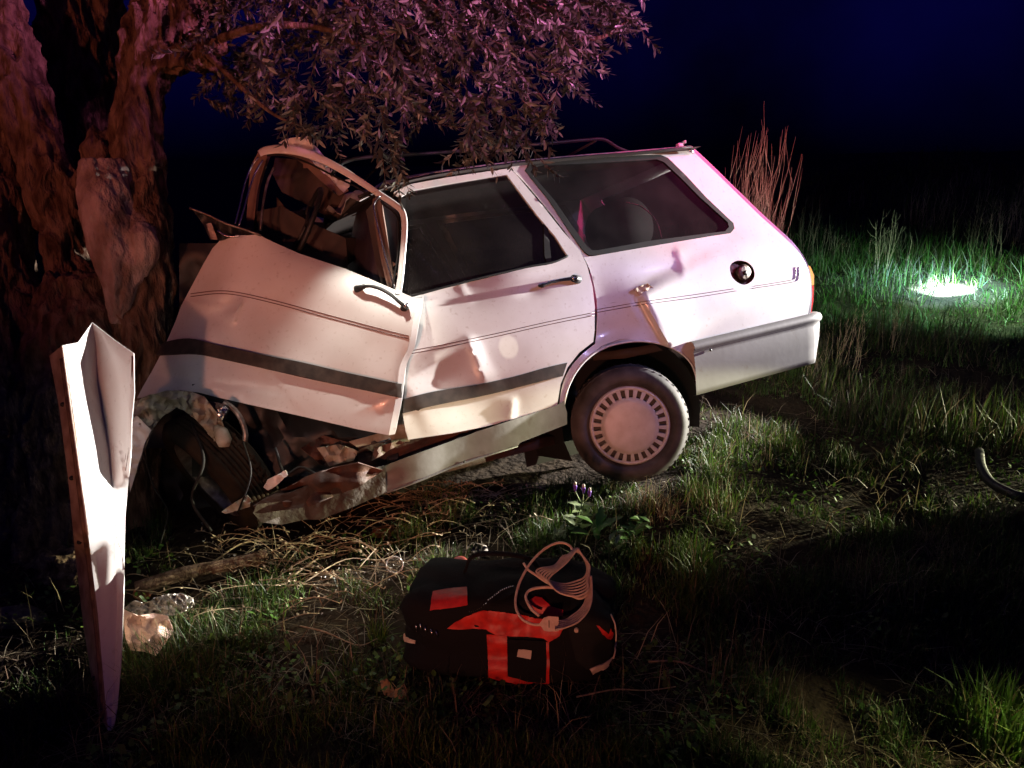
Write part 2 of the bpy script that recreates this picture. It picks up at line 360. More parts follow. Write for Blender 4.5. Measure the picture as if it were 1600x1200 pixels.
# D pillar and tail: back face going into the car, built from the outline of the side
tailpx = crom([(1080, 231), (1110, 259), (1145, 293), (1185, 332), (1212, 357), (1234, 377), (1250, 396), (1262, 420), (1266, 447), (1266, 470), (1260, 530)], 4)
tw = side()(tailpx[:, 0], tailpx[:, 1]); tl = (tw-O_)@A_
WD = 1.60
def tail_strip(y0, y1, i0, i1, inx=0):
    v = []; n = 6
    idx = list(range(i0, i1))
    for i in idx:
        for k in range(n+1):
            u = k/n; y = y0+(y1-y0)*u
            ys = tl[i, 1]+(WD-2*tl[i, 1])*y
            bow = .05*math.sin(math.pi*y)
            v.append(Lw(tl[i, 0]+bow-inx, ys, tl[i, 2]))
    f = [(a*(n+1)+k, a*(n+1)+k+1, (a+1)*(n+1)+k+1, (a+1)*(n+1)+k) for a in range(len(idx)-1) for k in range(n)]
    return v, f
N_ = len(tailpx)
cpart('tailgate', merge(tail_strip(0, .13, 0, 17), tail_strip(.87, 1, 0, 17), tail_strip(.13, .87, 0, 3), tail_strip(.13, .87, 15, 17), tail_strip(0, 1, 16, N_)), M['paint'], solid=.01)
cpart('tailgate_pane', tail_strip(.13, .87, 2, 16, .006), M['glass'])
# tail lamp wrapping the corner
tlp = [(1256, 412), (1264, 416), (1270, 432), (1271, 445), (1271, 492), (1262, 496), (1258, 492), (1266, 450), (1263, 430)]
lamp_o = cpanel('tail_light', [(1266, 448), (1272, 446), (1271, 470), (1267, 494), (1259, 496), (1264, 470)], side(-.03, False), M['redlens'], solid=.05, step=5)
cpanel('indicator_lens', [(1260, 414), (1266, 416), (1272, 430), (1272, 445), (1266, 447), (1265, 430)], side(-.03, False), M['orlens'], lamp_o, solid=.05, step=5)

# rear bumper: a profile swept along the side, round the corner and across the tail
prof = [(0.0, .548), (.030, .55), (.044, .542), (.050, .525), (.046, .512), (.036, .505), (.036, .49), (.033, .44), (.026, .40), (.022, .38), (.016, .345), (.010, .322), (-.02, .318)]
path = [(.33, 0, 0), (.40, 0, 0), (.6, 0, 0), (.8, 0, 0), (.98, 0, 0)]
cx, cr = 1.02, .085
for k in range(9):
    a = math.pi/2*k/8; path.append((cx+cr*math.sin(a), cr*(1-math.cos(a)), a))
for yy in (.3, .7, 1.05): path.append((cx+cr+.02, yy, math.pi/2))
for k in range(9):
    a = math.pi/2*(1+k/8); path.append((cx+cr*math.sin(a), 1.40-cr*(1+math.cos(a)), a))
path.append((.98, 1.40, math.pi))
bv = []
for (x, y, a) in path:
    for (o, z) in prof:
        # the bumper end tucks in under its rim at the corner
        oo = o-(.035*max(0, .5-z)/.18*math.sin(min(a, math.pi/2)) if a < 2 else 0)
        zz = z+(.545-.53)*(x-.3)/.8
        if a > .8: zz = max(zz, .36+.10*min(1, y))
        bv.append(Lw((x+oo*math.sin(a))*K, (y-oo*math.cos(a))*K, zz*K))
npf = len(prof)
bf = [(i*npf+j, (i+1)*npf+j, (i+1)*npf+j+1, i*npf+j+1) for i in range(len(path)-1) for j in range(npf-1)]
bp = cpart('rear_bumper', (bv, bf), M['grey'])
for (px, py, r) in ((1110, 547, .007),):
    c = sp(px, py, .045, False); cpart('bumper_screw', tube([Vector(c), Vector(c+ax*.006)], [r, r*.7], 10), M['black'], bp)
# wheel arch liner: dark barrel
lv = []; rc = (.02*K, .30*K); 
for k in range(15):
    a = math.pi*(-.12+1.24*k/14)
    for yy in (.012, .30): lv.append(Lw(rc[0]+.34*K*math.cos(a)+.0, yy*K, rc[1]+.315*K*math.sin(a)))
lf = [(2*k, 2*k+1, 2*k+3, 2*k+2) for k in range(14)]
cpart('wheel_arch_liner', (lv, lf), M['black'])
cpart('inner_arch_wall', ([Lw(-.36*K, .30*K, .15*K), Lw(.40*K, .30*K, .15*K), Lw(.40*K, .30*K, .66*K), Lw(-.36*K, .30*K, .66*K)], [(0, 1, 2, 3)]), M['black'])

# wheels
def wheel(center, axis, R=.305, width=.165, cap=True, name='wheel', lab=None, tm='tyre'):
    """center of the outer face; axis points outwards"""
    a = np.array(axis, float); a /= np.linalg.norm(a); u = np.cross(a, [0, 0, 1.]); u /= np.linalg.norm(u); v = np.cross(u, a)
    c = np.array(center, float)
    w = bpy.data.objects.new(name, None); COL.objects.link(w); w.parent = car
    if lab: w['label'] = lab
    def lathe(pr, n=64, m=M[tm], nm='tyre', bump=None):
        vs = []
        for k in range(n):
            t = 2*math.pi*k/n; d = u*math.cos(t)+v*math.sin(t)
            for (r, o) in pr: vs.append(c+d*r+a*o)
        L = len(pr); ff = [(k*L+j, k*L+j+1, ((k+1) % n)*L+j+1, ((k+1) % n)*L+j) for k in range(n) for j in range(L-1)]
        return cpart(nm, (vs, ff), m, w)
    Rr = R*.68
    tp = [(Rr, -.012), (Rr+.006, .0), (Rr+.02, .010), (R*.78, .016), (R*.88, .010), (R*.94, -.004), (R*.965, -.014), (R*.985, -.022)]
    for k in range(7):
        o = -.03-k*(width-.06)/6; tp += [(R, o+.004), (R, o-.009), (R-.005, o-.0095), (R-.005, o-.0125)]
    tp += [(R*.94, -width+.004), (R*.8, -width-.01), (Rr, -width+.01)]
    lathe(tp)
    # tread blocks: cross cuts as dark bars proud of the shoulder
    bars = []
    for k in range(48):
        t = 2*math.pi*k/48; d = u*math.cos(t)+v*math.sin(t); tt = np.cross(a, d)
        bars.append(box(c+d*(R-.005)-a*.037, tt*.0065, a*.015, d*.004)); bars.append(box(c+d*(R-.001)-a*(width-.035), tt*.0065, a*.017, d*.004))
    tb = cpart('tread_blocks', merge(*bars), M[tm], w, smooth=False); tb['kind'] = 'stuff'
    lathe([(Rr+.004, -.01), (Rr-.004, .0), (Rr-.012, -.006), (Rr-.016, -.03), (Rr-.04, -.05), (.02, -.045)], nm='rim', m=M['alu'])
    if cap:
        Rc = Rr*.985
        pr = [(0.001, .026), (Rc*.2, .0257), (Rc*.4, .0245), (Rc*.6, .0215), (Rc*.70, .0185), (Rc*.73, .013), (Rc*.73, .005)]
        hc = lathe(pr, m=M['hub'], nm='hub_cap')
        ring = [(Rc*.91, .004), (Rc*.93, .010), (Rc*.97, .011), (Rc*1.0, .006), (Rc*1.015, -.004)]
        vs = []; n = 64
        for k in range(n):
            t = 2*math.pi*k/n; d = u*math.cos(t)+v*math.sin(t)
            for (r, o) in ring: vs.append(c+d*r+a*o)
        L = len(ring); ff = [(k*L+j, k*L+j+1, ((k+1) % n)*L+j+1, ((k+1) % n)*L+j) for k in range(n) for j in range(L-1)]
        cpart('cap_ring', (vs, ff), M['hub'], w)
        fins = []
        for k in range(26):
            t = 2*math.pi*k/26; d = u*math.cos(t)+v*math.sin(t); tt = np.cross(a, d)
            r0, r1 = Rc*.71, Rc*.94
            vv = [c+d*r0+tt*.0068+a*.018, c+d*r0-tt*.0068+a*.018, c+d*r1-tt*.0105+a*.009, c+d*r1+tt*.0105+a*.009,
                  c+d*r0+tt*.0068-a*.002, c+d*r0-tt*.0068-a*.002, c+d*r1-tt*.0105-a*.006, c+d*r1+tt*.0105-a*.006]
            cpart('cap_fin', (vv, [(0, 1, 2, 3), (0, 4, 5, 1), (1, 5, 6, 2), (2, 6, 7, 3), (3, 7, 4, 0)]), M['hub'], w, smooth=False)
        # dark disc behind the slots
        cpart('slot_backing', (lambda q: q)(([c+(u*math.cos(2*math.pi*k/32)+v*math.sin(2*math.pi*k/32))*Rc*.95-a*.010 for k in range(32)], [tuple(range(32))])), M['black'], w)
    return w
hubc = sp(984, 665, -.018, False)
wheel(hubc, (-.10, -.97, .16), R=.276)

wheel(Lw(.0, WD+.0, .29*K), A_[:, 1]+np.array([0, 0, .02]), R=.276, cap=False, lab='far rear wheel half hidden under the body')
cpart('axle_beam', tube([Lw(0, .20, .27*K), Lw(0, 1.45, .27*K)], .035, 10), M['rust'])
cpart('fuel_tank', box(Lw(.72*K, .80, .40*K), A_[:, 0]*.26, A_[:, 1]*.45, A_[:, 2]*.07), M['rust'], bevel=.03)
cpart('exhaust_pipe', tube([Lw(-.5*K, 1.0, .20*K), Lw(.1*K, 1.05, .24*K), Lw(.5*K, 1.15, .27*K), Lw(.98*K, 1.15, .28*K)], .022, 10), M['rust'])
# rear door
rdoor = [(640, 463), (700, 447), (760, 432), (820, 418), (860, 410), (885, 400), (906, 391), (917, 414), (926, 448), (929.5, 480), (929, 518), (927, 534), (905, 551), (887, 574), (876, 600), (870.5, 633), (801, 655), (756, 667), (706, 677), (672, 682), (638, 687), (633, 668), (628, 640), (629, 610), (634, 575), (638, 545), (644, 505), (648, 480)]
rd = addf(gauss(720, 455, 75, 30, -10, -.022), crease(628, 596, 732, 535, 40, .020, 1, .15), crease(732, 535, 752, 590, 24, .016, -1, .25), gauss(700, 590, 55, 30, -12, -.02),
          crease(722, 448, 735, 466, 12, .006, 1, .5), gauss(850, 560, 60, 60, 0, .006), crease(803, 628, 800, 656, 16, .010, 1, .5), gauss(755, 640, 60, 25, -12, -.014), gauss(800, 430, 60, 12, -13, .01),
          gauss(830, 455, 20, 8, -10, -.008))
door = cpanel('rear_door', rdoor, side(.004), M['paint'], dent=rd, step=6)
door['label'] = 'buckled rear door with a sharp crease below the pinstripe'
rs = dside(.0055, rd)
for dy in (0, 4.6): cpart('pinstripe', line_on(rs, [(637, 549+dy), (700, 537+dy), (780, 520+dy), (860, 502+dy), (929, 488+dy)], .0017), M['pin'], door)
cpanel('rub_strip', strip_poly([(628, 624), (672, 613), (740, 602), (800, 589), (850, 575), (884, 567)], [(628, 646), (672, 635), (740, 621), (800, 607), (850, 594), (877, 588)]), dside(.006, rd), M['strip'], door, solid=.014, off=1, step=6)
hs = dside(.03, rd)
hh = hs(np.array([842., 848, 862, 880, 895, 903]), np.array([447., 446, 441, 437, 435, 436]))
h = cpart('door_handle', tube(hh, [.010, .0085, .0085, .010, .014, .012], 10, flat=.6), M['black'], door)
e1 = rs(np.array([846., 903]), np.array([447., 437]))
cpart('handle_mount', merge(tube([e1[0], hh[1]], .009, 8), tube([e1[1], hh[4]+ax*.004], [.02, .016], 12)), M['black'], h)
cpart('key_lock', tube([Vector(hh[4]+ax*.006), Vector(hh[4]+ax*.014)], [.011, .010], 12), M['chrome'], h)
cpanel('handle_recess', strip_poly([(791, 454), (805, 449), (840, 442), (900, 430), (908, 436)], [(793, 459), (810, 460), (842, 455), (902, 443), (908, 438)], 3), dside(.0062, rd), M['paint'], door, solid=0, dent=lambda x, y: -.004+0*x)
# its window frame: a band over the glass and down the pillar
rf = [(616, 300), (640, 288), (700, 277), (760, 268), (796, 263), (806, 272), (850, 324), (880, 362), (908, 393), (893, 400), (886, 398), (868, 370), (840, 337), (812, 300), (792, 273), (760, 277), (700, 287), (645, 297), (625, 308)]
fr = cpanel('window_frame', rf, side(.004), M['paint'], door, step=5, solid=.015)
rg = [(630, 470), (634, 305), (645, 296), (700, 286), (760, 276), (792, 272), (812, 299), (840, 336), (868, 369), (888, 399), (862, 411), (760, 433), (700, 448)]
cpanel('window_pane', rg, side(-.006), M['glass'], door, step=30, solid=0)
cpanel('glass_channel', [(849, 340), (855, 345), (862, 409), (855, 411), (851, 400)], side(.0), M['rubber'], door, solid=.01)
cpart('belt_seal', line_on(side(.008), [(636, 464), (700, 447), (760, 432), (820, 418), (862, 410), (887, 400)], .006), M['rubber'], door)
# C pillar edge line between door and quarter panel is the real gap

# roof
def roofpt(x, u):
    ze = 1.375+.035*x/1.0 if False else None
    return None
re_ = crom([(560, 304), (600, 289), (640, 278), (700, 267), (800, 254), (900, 244), (1000, 236), (1080, 229)], 4)
rw = side()(re_[:, 0], re_[:, 1]); rl = (rw-O_)@A_
v = []; n = 18
for i in range(len(rl)):
    x, y0, z0 = rl[i]
    fr_ = max(0, 1-i/9.)
    for k in range(n+1):
        u = k/n; y = y0+(WD-2*y0)*u
        cr2 = .062*(1-abs(2*u-1)**2.6)
        cr2 += fr_*(.05*math.sin(u*9+1)*math.sin(i*1.3)+.04*math.sin(u*17))*min(1, u*4) - fr_*.03
        v.append(Lw(x-(.05 if i == len(rl)-1 else 0)*0, y, z0+cr2))
cpart('roof', (v, [(i*(n+1)+k, i*(n+1)+k+1, (i+1)*(n+1)+k+1, (i+1)*(n+1)+k) for i in range(len(rl)-1) for k in range(n)]), M['roofpaint'], solid=.004)
# roof rack bars
def rail(yo, dz):
    pts = []
    for (x, z) in ((.42, 1.425), (.36, 1.45), (.30, 1.487), (.22, 1.492), (-.1, 1.485), (-.5, 1.478), (-.85, 1.475), (-.95, 1.42)): pts.append(Lw(x*K, yo*K, (z+dz)*K))
    return tube(crom(pts, 4), .0085, 8)
ro = cpart('roof_rack_bar', rail(.30, 0), M['black']); cpart('roof_rack_bar', rail(1.12, 0), M['black'])
for xx in (-.7, -.2, .25):
    cpart('rack_cross_bar', tube([Lw(xx*K, .30*K, 1.485*K), Lw(xx*K, 1.12*K, 1.485*K)], .007, 8), M['black'])
cpart('roof_corner_marker', merge(box(Lw(.66*K, .24*K, 1.425*K), A_[:, 0]*.016, A_[:, 1]*.014, A_[:, 2]*.010), box(Lw(.69*K, .24*K, 1.438*K), A_[:, 0]*.007, A_[:, 1]*.012, A_[:, 2]*.008)), M['paint'], bevel=.004)

# body side away from the camera, with its own window openings
def far_poly(pts): return pts
def farside():
    out = [(-1.35, .36), (-.36, .36), (-.30, .52), (-.15, .62), (.15, .62), (.33, .56), (.36, .54), (1.06, .54), (1.10, .60), (1.05, .92), (.70, 1.40), (-.9, 1.36), (-1.1, 1.30), (-1.40, .93)]
    w1 = [(-.98, .98), (-.98, 1.30), (-.30, 1.33), (-.10, .98)]; w2 = [(.0, .99), (-.17, 1.34), (.55, 1.35), (.80, 1.0)]
    v, f = fill2d([(a*100, b*100) for a, b in out], [[(a*100, b*100) for a, b in w1], [(a*100, b*100) for a, b in w2]], 9)
    v = v/100*K; return Lw(v[:, 0], WD-yin(v[:, 1]), v[:, 1]), f, w1, w2
fv, ff, w1, w2 = farside()
fsd = cpart('body_side', (fv, ff), M['paint'], solid=.004); fsd['label'] = 'body side on the far flank of the car'
for wq in (w1, w2):
    q = np.array(wq)*K; cpart('side_window_pane', (Lw(q[:, 0], WD-yin(q[:, 1]), q[:, 1]), [tuple(range(len(q)))]), M['glass'], smooth=False)
# cabin lining of that side, pale trims round its windows
for wq in (w1, w2):
    q = np.array(wq)*K; a = q*1.0; c = q.mean(0); b = c+(q-c)*1.09; 
    vv = np.concatenate([Lw(a[:, 0], WD-.03-yin(a[:, 1]), a[:, 1]), Lw(b[:, 0], WD-.03-yin(b[:, 1]), b[:, 1])]); k4 = len(q)
    cpart('window_trim', (vv, [(i, (i+1) % k4, k4+(i+1) % k4, k4+i) for i in range(k4)]), M['paint_in'], solid=.012)
# floor and underbody, inner sill
cpart('floor_pan', box(Lw(-.80*K, .80, .27*K), A_[:, 0]*.48*K, A_[:, 1]*.70, A_[:, 2]*.02), M['rust'])
cpart('load_floor', box(Lw(.55*K, .78, .55*K), A_[:, 0]*.50*K, A_[:, 1]*.72, A_[:, 2]*.02), M['liner'])
cpanel('inner_sill', strip_poly([(560, 700), (600, 690), (640, 680), (700, 672), (760, 662), (870, 630)], [(560, 775), (610, 745), (660, 722), (700, 705), (760, 684), (876, 650)]), side(-.05), M['rust'], step=8, dent=lambda x, y: .012*np.sin(x*.08+y*.2))
cpanel('floor_flange', [(585, 702), (600, 695), (625, 688), (632, 692), (610, 702), (596, 712), (580, 720)], side(-.01), M['trimbrown'], step=6, dent=lambda x, y: .01*np.sin(x*.3))
cpanel('floor_rail', [(545, 690), (610, 672), (625, 680), (560, 700)], side(-.06), M['paint_in'], step=6)
sill_top = [(598, 729), (634, 715), (695, 693), (756, 671), (801, 656), (868, 634), (881, 627)]
sill_bot = [(602, 770), (616, 765), (660, 749), (706, 730), (760, 712), (810, 696), (812, 692), (850, 677), (886, 663)]
sd = addf(gauss(590, 750, 30, 14, -20, -.02), gauss(500, 785, 40, 20, -15, -.025), lambda x, y: .006*np.sin(x*.05))
sl = cpanel('sill_panel', [tuple(p) for p in sill_top]+[(886, 645)]+[tuple(p) for p in sill_bot[::-1]], side(.012), M['sill'], dent=sd, step=6, solid=.004)
cpart('sill_flange', tube(dside(.012, sd)(*np.array([(604, 769), (616, 765), (636, 758), (660, 749), (706, 730), (760, 712), (808, 697)], float).T), .010, 6, flat=.4), M['sill'], sl)
M['muddy'] = mat('mud_caked_metal', (.075, .06, .048), .8, col2=(.035, .024, .017), noise_scale=13, bump=.6, bump_scale=30, bump_dist=.02)
cpanel('crushed_sill_end', [(602, 727), (560, 738), (520, 752), (480, 758), (452, 770), (428, 772), (402, 786), (396, 802), (408, 816), (440, 820), (476, 812), (500, 812), (545, 795), (604, 770)], side(.010), M['muddy'], dent=lambda x, y: .007*(np.abs(np.sin(x*.03+y*.09))-.5)+.002*np.sin(x*.17+y*.1)-.03*np.exp(-((x-470)/50)**2), step=5, solid=.005)
for px, py in ((726, 723), (706, 745-22)): pass
c = sp(725, 722, .012); cpart('sill_hole', tube([Vector(c), Vector(c+ax*.003)], [.005, .005], 8), M['black'], sl)
# B pillar stub seen in the gap between the doors
cpanel('b_pillar_foot', [(622, 590), (631, 600), (641, 690), (612, 690), (606, 672)], side(-.045), M['paint_in'], step=6)

# seats
def seat(x, y, w, lean=.22, hgt_=.62, base=.45, name='front_seat'):
    e = bpy.data.objects.new(name, None); COL.objects.link(e); e.parent = car
    def cushion(nm, c, ux, uy, uz, sx, sy, sz, k=3):
        v = []; fcs = []; n = 10
        bm = bmesh.new(); bmesh.ops.create_cube(bm, size=2); bmesh.ops.subdivide_edges(bm, edges=bm.edges[:], cuts=5, use_grid_fill=True)
        vs = []
        for q in bm.verts:
            p = np.array(q.co); d = (np.abs(p)**4).sum()**.25; p = p/d
            vs.append(np.array(c)+np.array(ux)*p[0]*sx+np.array(uy)*p[1]*sy+np.array(uz)*p[2]*sz)
        bm.verts.index_update(); fs_ = [tuple(v_.index for v_ in f.verts) for f in bm.faces]; bm.free()
        cpart(nm, (vs, fs_), M['seat'], e)
    X_, Y_, Z_ = A_[:, 0], A_[:, 1], A_[:, 2]; up = Z_*math.cos(lean)+X_*math.sin(lean); fw = np.cross(up, Y_)
    cushion('seat_cushion', Lw(x-.18, y+.14, base), X_, Y_, Z_, .22, w*.8, .08)
    cushion('backrest', Lw(x+.02+hgt_/2*math.sin(lean), y, base+hgt_/2), fw, Y_, up, .075, w, hgt_/2)
    return e
_s = (np.array(V(572, 405, 3.50))-O_)@A_; seat(_s[0]-.08, _s[1], .23, lean=.30, hgt_=.60, base=_s[2]-.30); seat(-.92*K, 1.15, .25, base=.60)
seat(-.18*K, .80, .62, lean=.30, hgt_=.50, base=.50, name='rear_seat')
# spare wheel standing in the load bay behind the side window, with a pale belt hanging over it
sw = sp(985, 352, -.30, False)
cpart('load_bay_bin', tube([Vector(sw), Vector(sw+A_[:, 1]*.22)], [.15, .15], 28), mat('dark_bin', (.006, .006, .006), .9, spec=.1))
bel = crom([(978, 316), (1000, 322), (1018, 336), (1028, 352), (1034, 372)], 5)
cpart('seat_belt', tube(side(-.22, False)(bel[:, 0], bel[:, 1]), .012, 6, flat=.25), M['paint_in'])
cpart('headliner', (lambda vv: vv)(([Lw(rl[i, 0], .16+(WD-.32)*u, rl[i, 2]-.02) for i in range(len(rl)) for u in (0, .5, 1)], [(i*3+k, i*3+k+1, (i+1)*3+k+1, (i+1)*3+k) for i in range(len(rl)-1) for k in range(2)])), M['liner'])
#==FRONT==
# ---- front door, sprung open and bent
belt = np.array([(200, 372), (345, 374), (365, 367), (400, 366), (440, 384), (470, 397), (540, 420), (590, 441), (625, 456), (650, 467), (700, 480)], float)
def fd_depth(x, y):
    yb = np.interp(x, belt[:, 0], belt[:, 1])
    d = 2.99+(640-x)*.00030+np.clip(620-y, -50, 500)*.00050
    d = d+.06*np.exp(-np.clip(y-yb, 0, 400)/26.)*sstep(380, 470, x)+.12*sstep(300, 215, x-(620-y)*.35)
    return d
def fds(off=0.0, dent=None):
    def s(px, py):
        px = np.asarray(px, float); py = np.asarray(py, float)
        dd = fd_depth(px, py)-off
        if dent is not None: dd = dd-dent(px, py)
        return P(px, py, dd)
    return s
fdd = addf(crease(366, 500, 378, 470, 16, .028, -1, .4), gauss(350, 480, 30, 14, -30, -.03), gauss(330, 505, 40, 18, -20, -.018), gauss(395, 500, 22, 30, 0, .012),
           crease(300, 470, 345, 478, 12, .012, 1, .4), gauss(500, 520, 90, 60, 15, -.02), gauss(450, 430, 60, 40, 20, .012), crease(590, 655, 650, 560, 30, -.015, 0, .3),
           lambda x, y: -.045*sstep(612, 650, x)*sstep(500, 600, y), crease(255, 560, 330, 600, 18, .012, 0, .3), gauss(280, 590, 30, 15, 0, -.02), lambda x, y: .004*np.sin(x*.05)*np.sin(y*.06), crease(330, 470, 345, 500, 9, -.010, 1, .3), crease(250, 590, 420, 612, 10, -.006, -1, .3), crease(560, 640, 618, 615, 9, .007, 1, .3), crease(430, 590, 470, 640, 9, .004, -1, .4))
fdoor = [(214, 622), (224, 603), (240, 575), (252, 552), (262, 530), (275, 500), (283, 478), (300, 446), (318, 412), (332, 388), (345, 374), (365, 367), (385, 368), (404, 366), (414, 372), (440, 384), (470, 397), (540, 420), (590, 441), (625, 456), (651, 467), (649, 485), (645, 505), (641, 528), (637, 546), (630, 560), (624, 576), (621, 600), (617, 630), (611, 660), (607, 680), (560, 671), (500, 657), (430, 641), (380, 630), (340, 621), (310, 613), (280, 609), (262, 611), (240, 618)]
fd = cpanel('front_door', fdoor, fds(0), M['paint'], dent=fdd, step=5, solid=.006)
fd['label'] = 'sprung and bent front door with a peaked dent under the pinstripe'
for dy in (0, 4.4): cpart('pinstripe', line_on(fds(.0015, fdd), [(298, 459+dy), (338, 454.5+dy), (372, 457+dy), (430, 470+dy), (516, 493+dy), (580, 510+dy), (639, 525+dy)], .0017, 5, 10), M['pin'], fd)
fpt, fpb = [(257, 540), (266, 535), (300, 531), (344, 540), (430, 559), (487, 571), (560, 587), (626, 601)], [(248, 556), (262, 555), (306, 554), (344, 561), (430, 580), (487, 593), (560, 608), (626, 622)]
cpanel('rub_strip', strip_poly(fpt, fpb, 4), fds(.002, fdd), M['strip'], fd, solid=.014, off=1, step=5)
# folded rear edge of the door
edge = crom([(651, 467), (649, 485), (645, 505), (641, 528), (637, 546), (630, 560), (624, 576), (621, 600), (617, 630), (611, 660), (607, 680)], 3)
ew = fds(0, fdd)(edge[:, 0], edge[:, 1]); ev = []
for p in ew: ev += [p, p+np.array([.022, .012, 0]), p+np.array([.018, .07, 0])]
cpart('door_edge', (ev, [(i*3+k, i*3+k+1, (i+1)*3+k+1, (i+1)*3+k) for i in range(len(ew)-1) for k in (0, 1)]), M['paint'], fd, solid=.002)
# handle
hp = np.array([(556, 450), (566, 449), (578, 450), (592, 455), (606, 463), (618, 472), (630, 479)], float)
hw = fds(.0, fdd)(hp[:, 0], hp[:, 1])+np.outer([.0, .035, .045, .05, .045, .035, .02], A_[:, 1]*-1)
h2 = cpart('door_handle', tube(crom(hw, 4), .0105, 10, flat=.7), M['black'], fd)
for a, b in ((0, 1), (5, 6)):
    pass
hb = fds(0, fdd)(np.array([557., 632]), np.array([452., 481]))
cpart('handle_mount', tube([hb[0], hw[1]], [.016, .010], 10), M['black'], h2); cpart('handle_mount', tube([hb[1], hw[6]+ax*.01], [.018, .014], 12), M['black'], h2)
cpart('key_lock', tube([Vector(hw[6]+ax*.01), Vector(hw[6]+ax*.022)], [.012, .011], 12), M['chrome'], h2)
# window frame of the front door: flat pressed band, and its channels
def band(poly_mid, w, off=0, m=M['paint'], nm='window_frame', parent=fd, sub=6, depth=.022):
    c = crom(poly_mid, sub); t = np.gradient(c, axis=0); t /= np.linalg.norm(t, axis=1)[:, None]; nn = np.stack([-t[:, 1], t[:, 0]], 1)
    ws = np.interp(np.linspace(0, 1, len(c)), np.linspace(0, 1, len(w)), w)[:, None]
    a = c+nn*ws; b = c-nn*ws; f0 = fds(off); f1 = fds(off-depth); f2 = fds(off-.004)
    A1 = f0((c+nn*ws*.6)[:, 0], (c+nn*ws*.6)[:, 1]); B1 = f0((c-nn*ws*.6)[:, 0], (c-nn*ws*.6)[:, 1])
    A2, B2, A3, B3 = f2(a[:, 0], a[:, 1]), f2(b[:, 0], b[:, 1]), f1(a[:, 0], a[:, 1]), f1(b[:, 0], b[:, 1])
    v = []; 
    for i in range(len(c)): v += [A3[i], A2[i], A1[i], B1[i], B2[i], B3[i]]
    f = [(i*6+k, i*6+(k+1) % 6, (i+1)*6+(k+1) % 6, (i+1)*6+k) for i in range(len(c)-1) for k in range(6)]+[tuple(range(6)), tuple(range((len(c)-1)*6, len(c)*6))]
    return cpart(nm, (v, f), m, parent)
wf = band([(405, 240), (416, 235), (440, 233), (470, 237), (500, 248), (530, 263), (562, 283), (592, 303), (616, 319), (628, 330), (632, 348), (631, 375), (628, 410), (625, 440), (621, 461)], [5, 6.5, 7, 7, 6, 5.5, 5, 5, 5, 5, 4.6, 4.6, 4.8, 5.5])
wf['label'] = 'bent window frame standing free of the body'
band([(417, 243), (445, 243), (480, 254), (520, 274), (560, 294), (600, 320), (618, 335), (623, 355), (621, 400), (613, 452)], [1.6, 1.6], -.008, M['rubber'], 'frame_seal', wf)
for pts in ([(404, 246), (392, 262), (382, 290), (374, 325), (367, 352)], [(411, 250), (400, 268), (390, 295), (381, 328), (373, 354)]):
    c_ = crom(pts, 6); cpart('glass_channel', tube(fds(-.01)(c_[:, 0], c_[:, 1]), .0042, 6), M['chrome'], wf)
c_ = crom([(428, 262), (418, 285), (411, 320), (407, 360)], 6); cpart('glass_channel', tube(fds(-.12)(c_[:, 0], c_[:, 1]), .006, 6), M['alu'], wf)
# windscreen pillar behind it, B pillar seen through the window
def flat(d, tx=0, ty=0, cx=0, cy=0): return lambda px, py: P(px, py, d+(np.asarray(px, float)-cx)*tx+(np.asarray(py, float)-cy)*ty)
cpanel('windscreen_pillar', strip_poly([(404, 236), (392, 262), (388, 300), (384, 355)], [(420, 240), (412, 262), (402, 300), (396, 360)], 4), flat(3.45), M['trimbrown'], step=6, solid=.03)
bpil = cpanel('b_pillar', [(582, 312), (590, 306), (596, 318), (603, 360), (618, 452), (606, 452), (594, 400), (585, 350)], flat(3.22), M['trimbrown'], step=5, solid=.03)
cpanel('b_pillar_trim', [(572, 330), (582, 318), (590, 360), (606, 452), (596, 448), (585, 400)], flat(3.27), M['liner'], step=6, solid=.02)
c_ = crom([(593, 306), (585, 318), (586, 335), (594, 370), (606, 415), (617, 453)], 5); cpart('pillar_channel', tube(flat(3.18)(c_[:, 0], c_[:, 1]), .004, 6), M['chrome'], bpil)
# crumpled leading edge of the roof: torn sheet folded up
def crump(amp, fr=.13, ph=0):
    def f(x, y):
        x = np.atleast_1d(x); y = np.atleast_1d(y); k = fr*.30
        return np.array([amp*1.5*((1-3*abs(noise.noise(Vector((a*k+ph, b*k, fr*50)))))*.6+.35*noise.noise(Vector((a*k*2.7, b*k*2.7, ph+7)))+.12*noise.noise(Vector((a*k*7, b*k*7, ph)))) for a, b in zip(x, y)])
    return f
cpanel('torn_roof_sheet', [(436, 224), (447, 217), (466, 214), (480, 217), (494, 229), (508, 246), (517, 258), (514, 276), (503, 268), (488, 252), (470, 238), (452, 230)], flat(3.42), M['paint'], dent=crump(.02), step=4)
cpanel('torn_roof_sheet', [(514, 276), (518, 262), (528, 282), (547, 280), (550, 270), (546, 292), (537, 300), (528, 292)], flat(3.40), M['roofpaint'], dent=crump(.015, .2), step=4)
cpanel('bent_roof_rail', strip_poly([(402, 236), (440, 226), (480, 240), (520, 270), (545, 298)], [(408, 246), (440, 240), (470, 254), (505, 286), (530, 306)], 5), flat(3.50), M['trimbrown'], dent=crump(.012, .1), step=6, solid=.02)
cpanel('headliner_flap', [(430, 246), (470, 250), (505, 280), (540, 305), (580, 312), (590, 330), (560, 335), (520, 345), (480, 320), (440, 300), (425, 270)], flat(3.75), M['liner'], dent=crump(.03, .07), step=8)
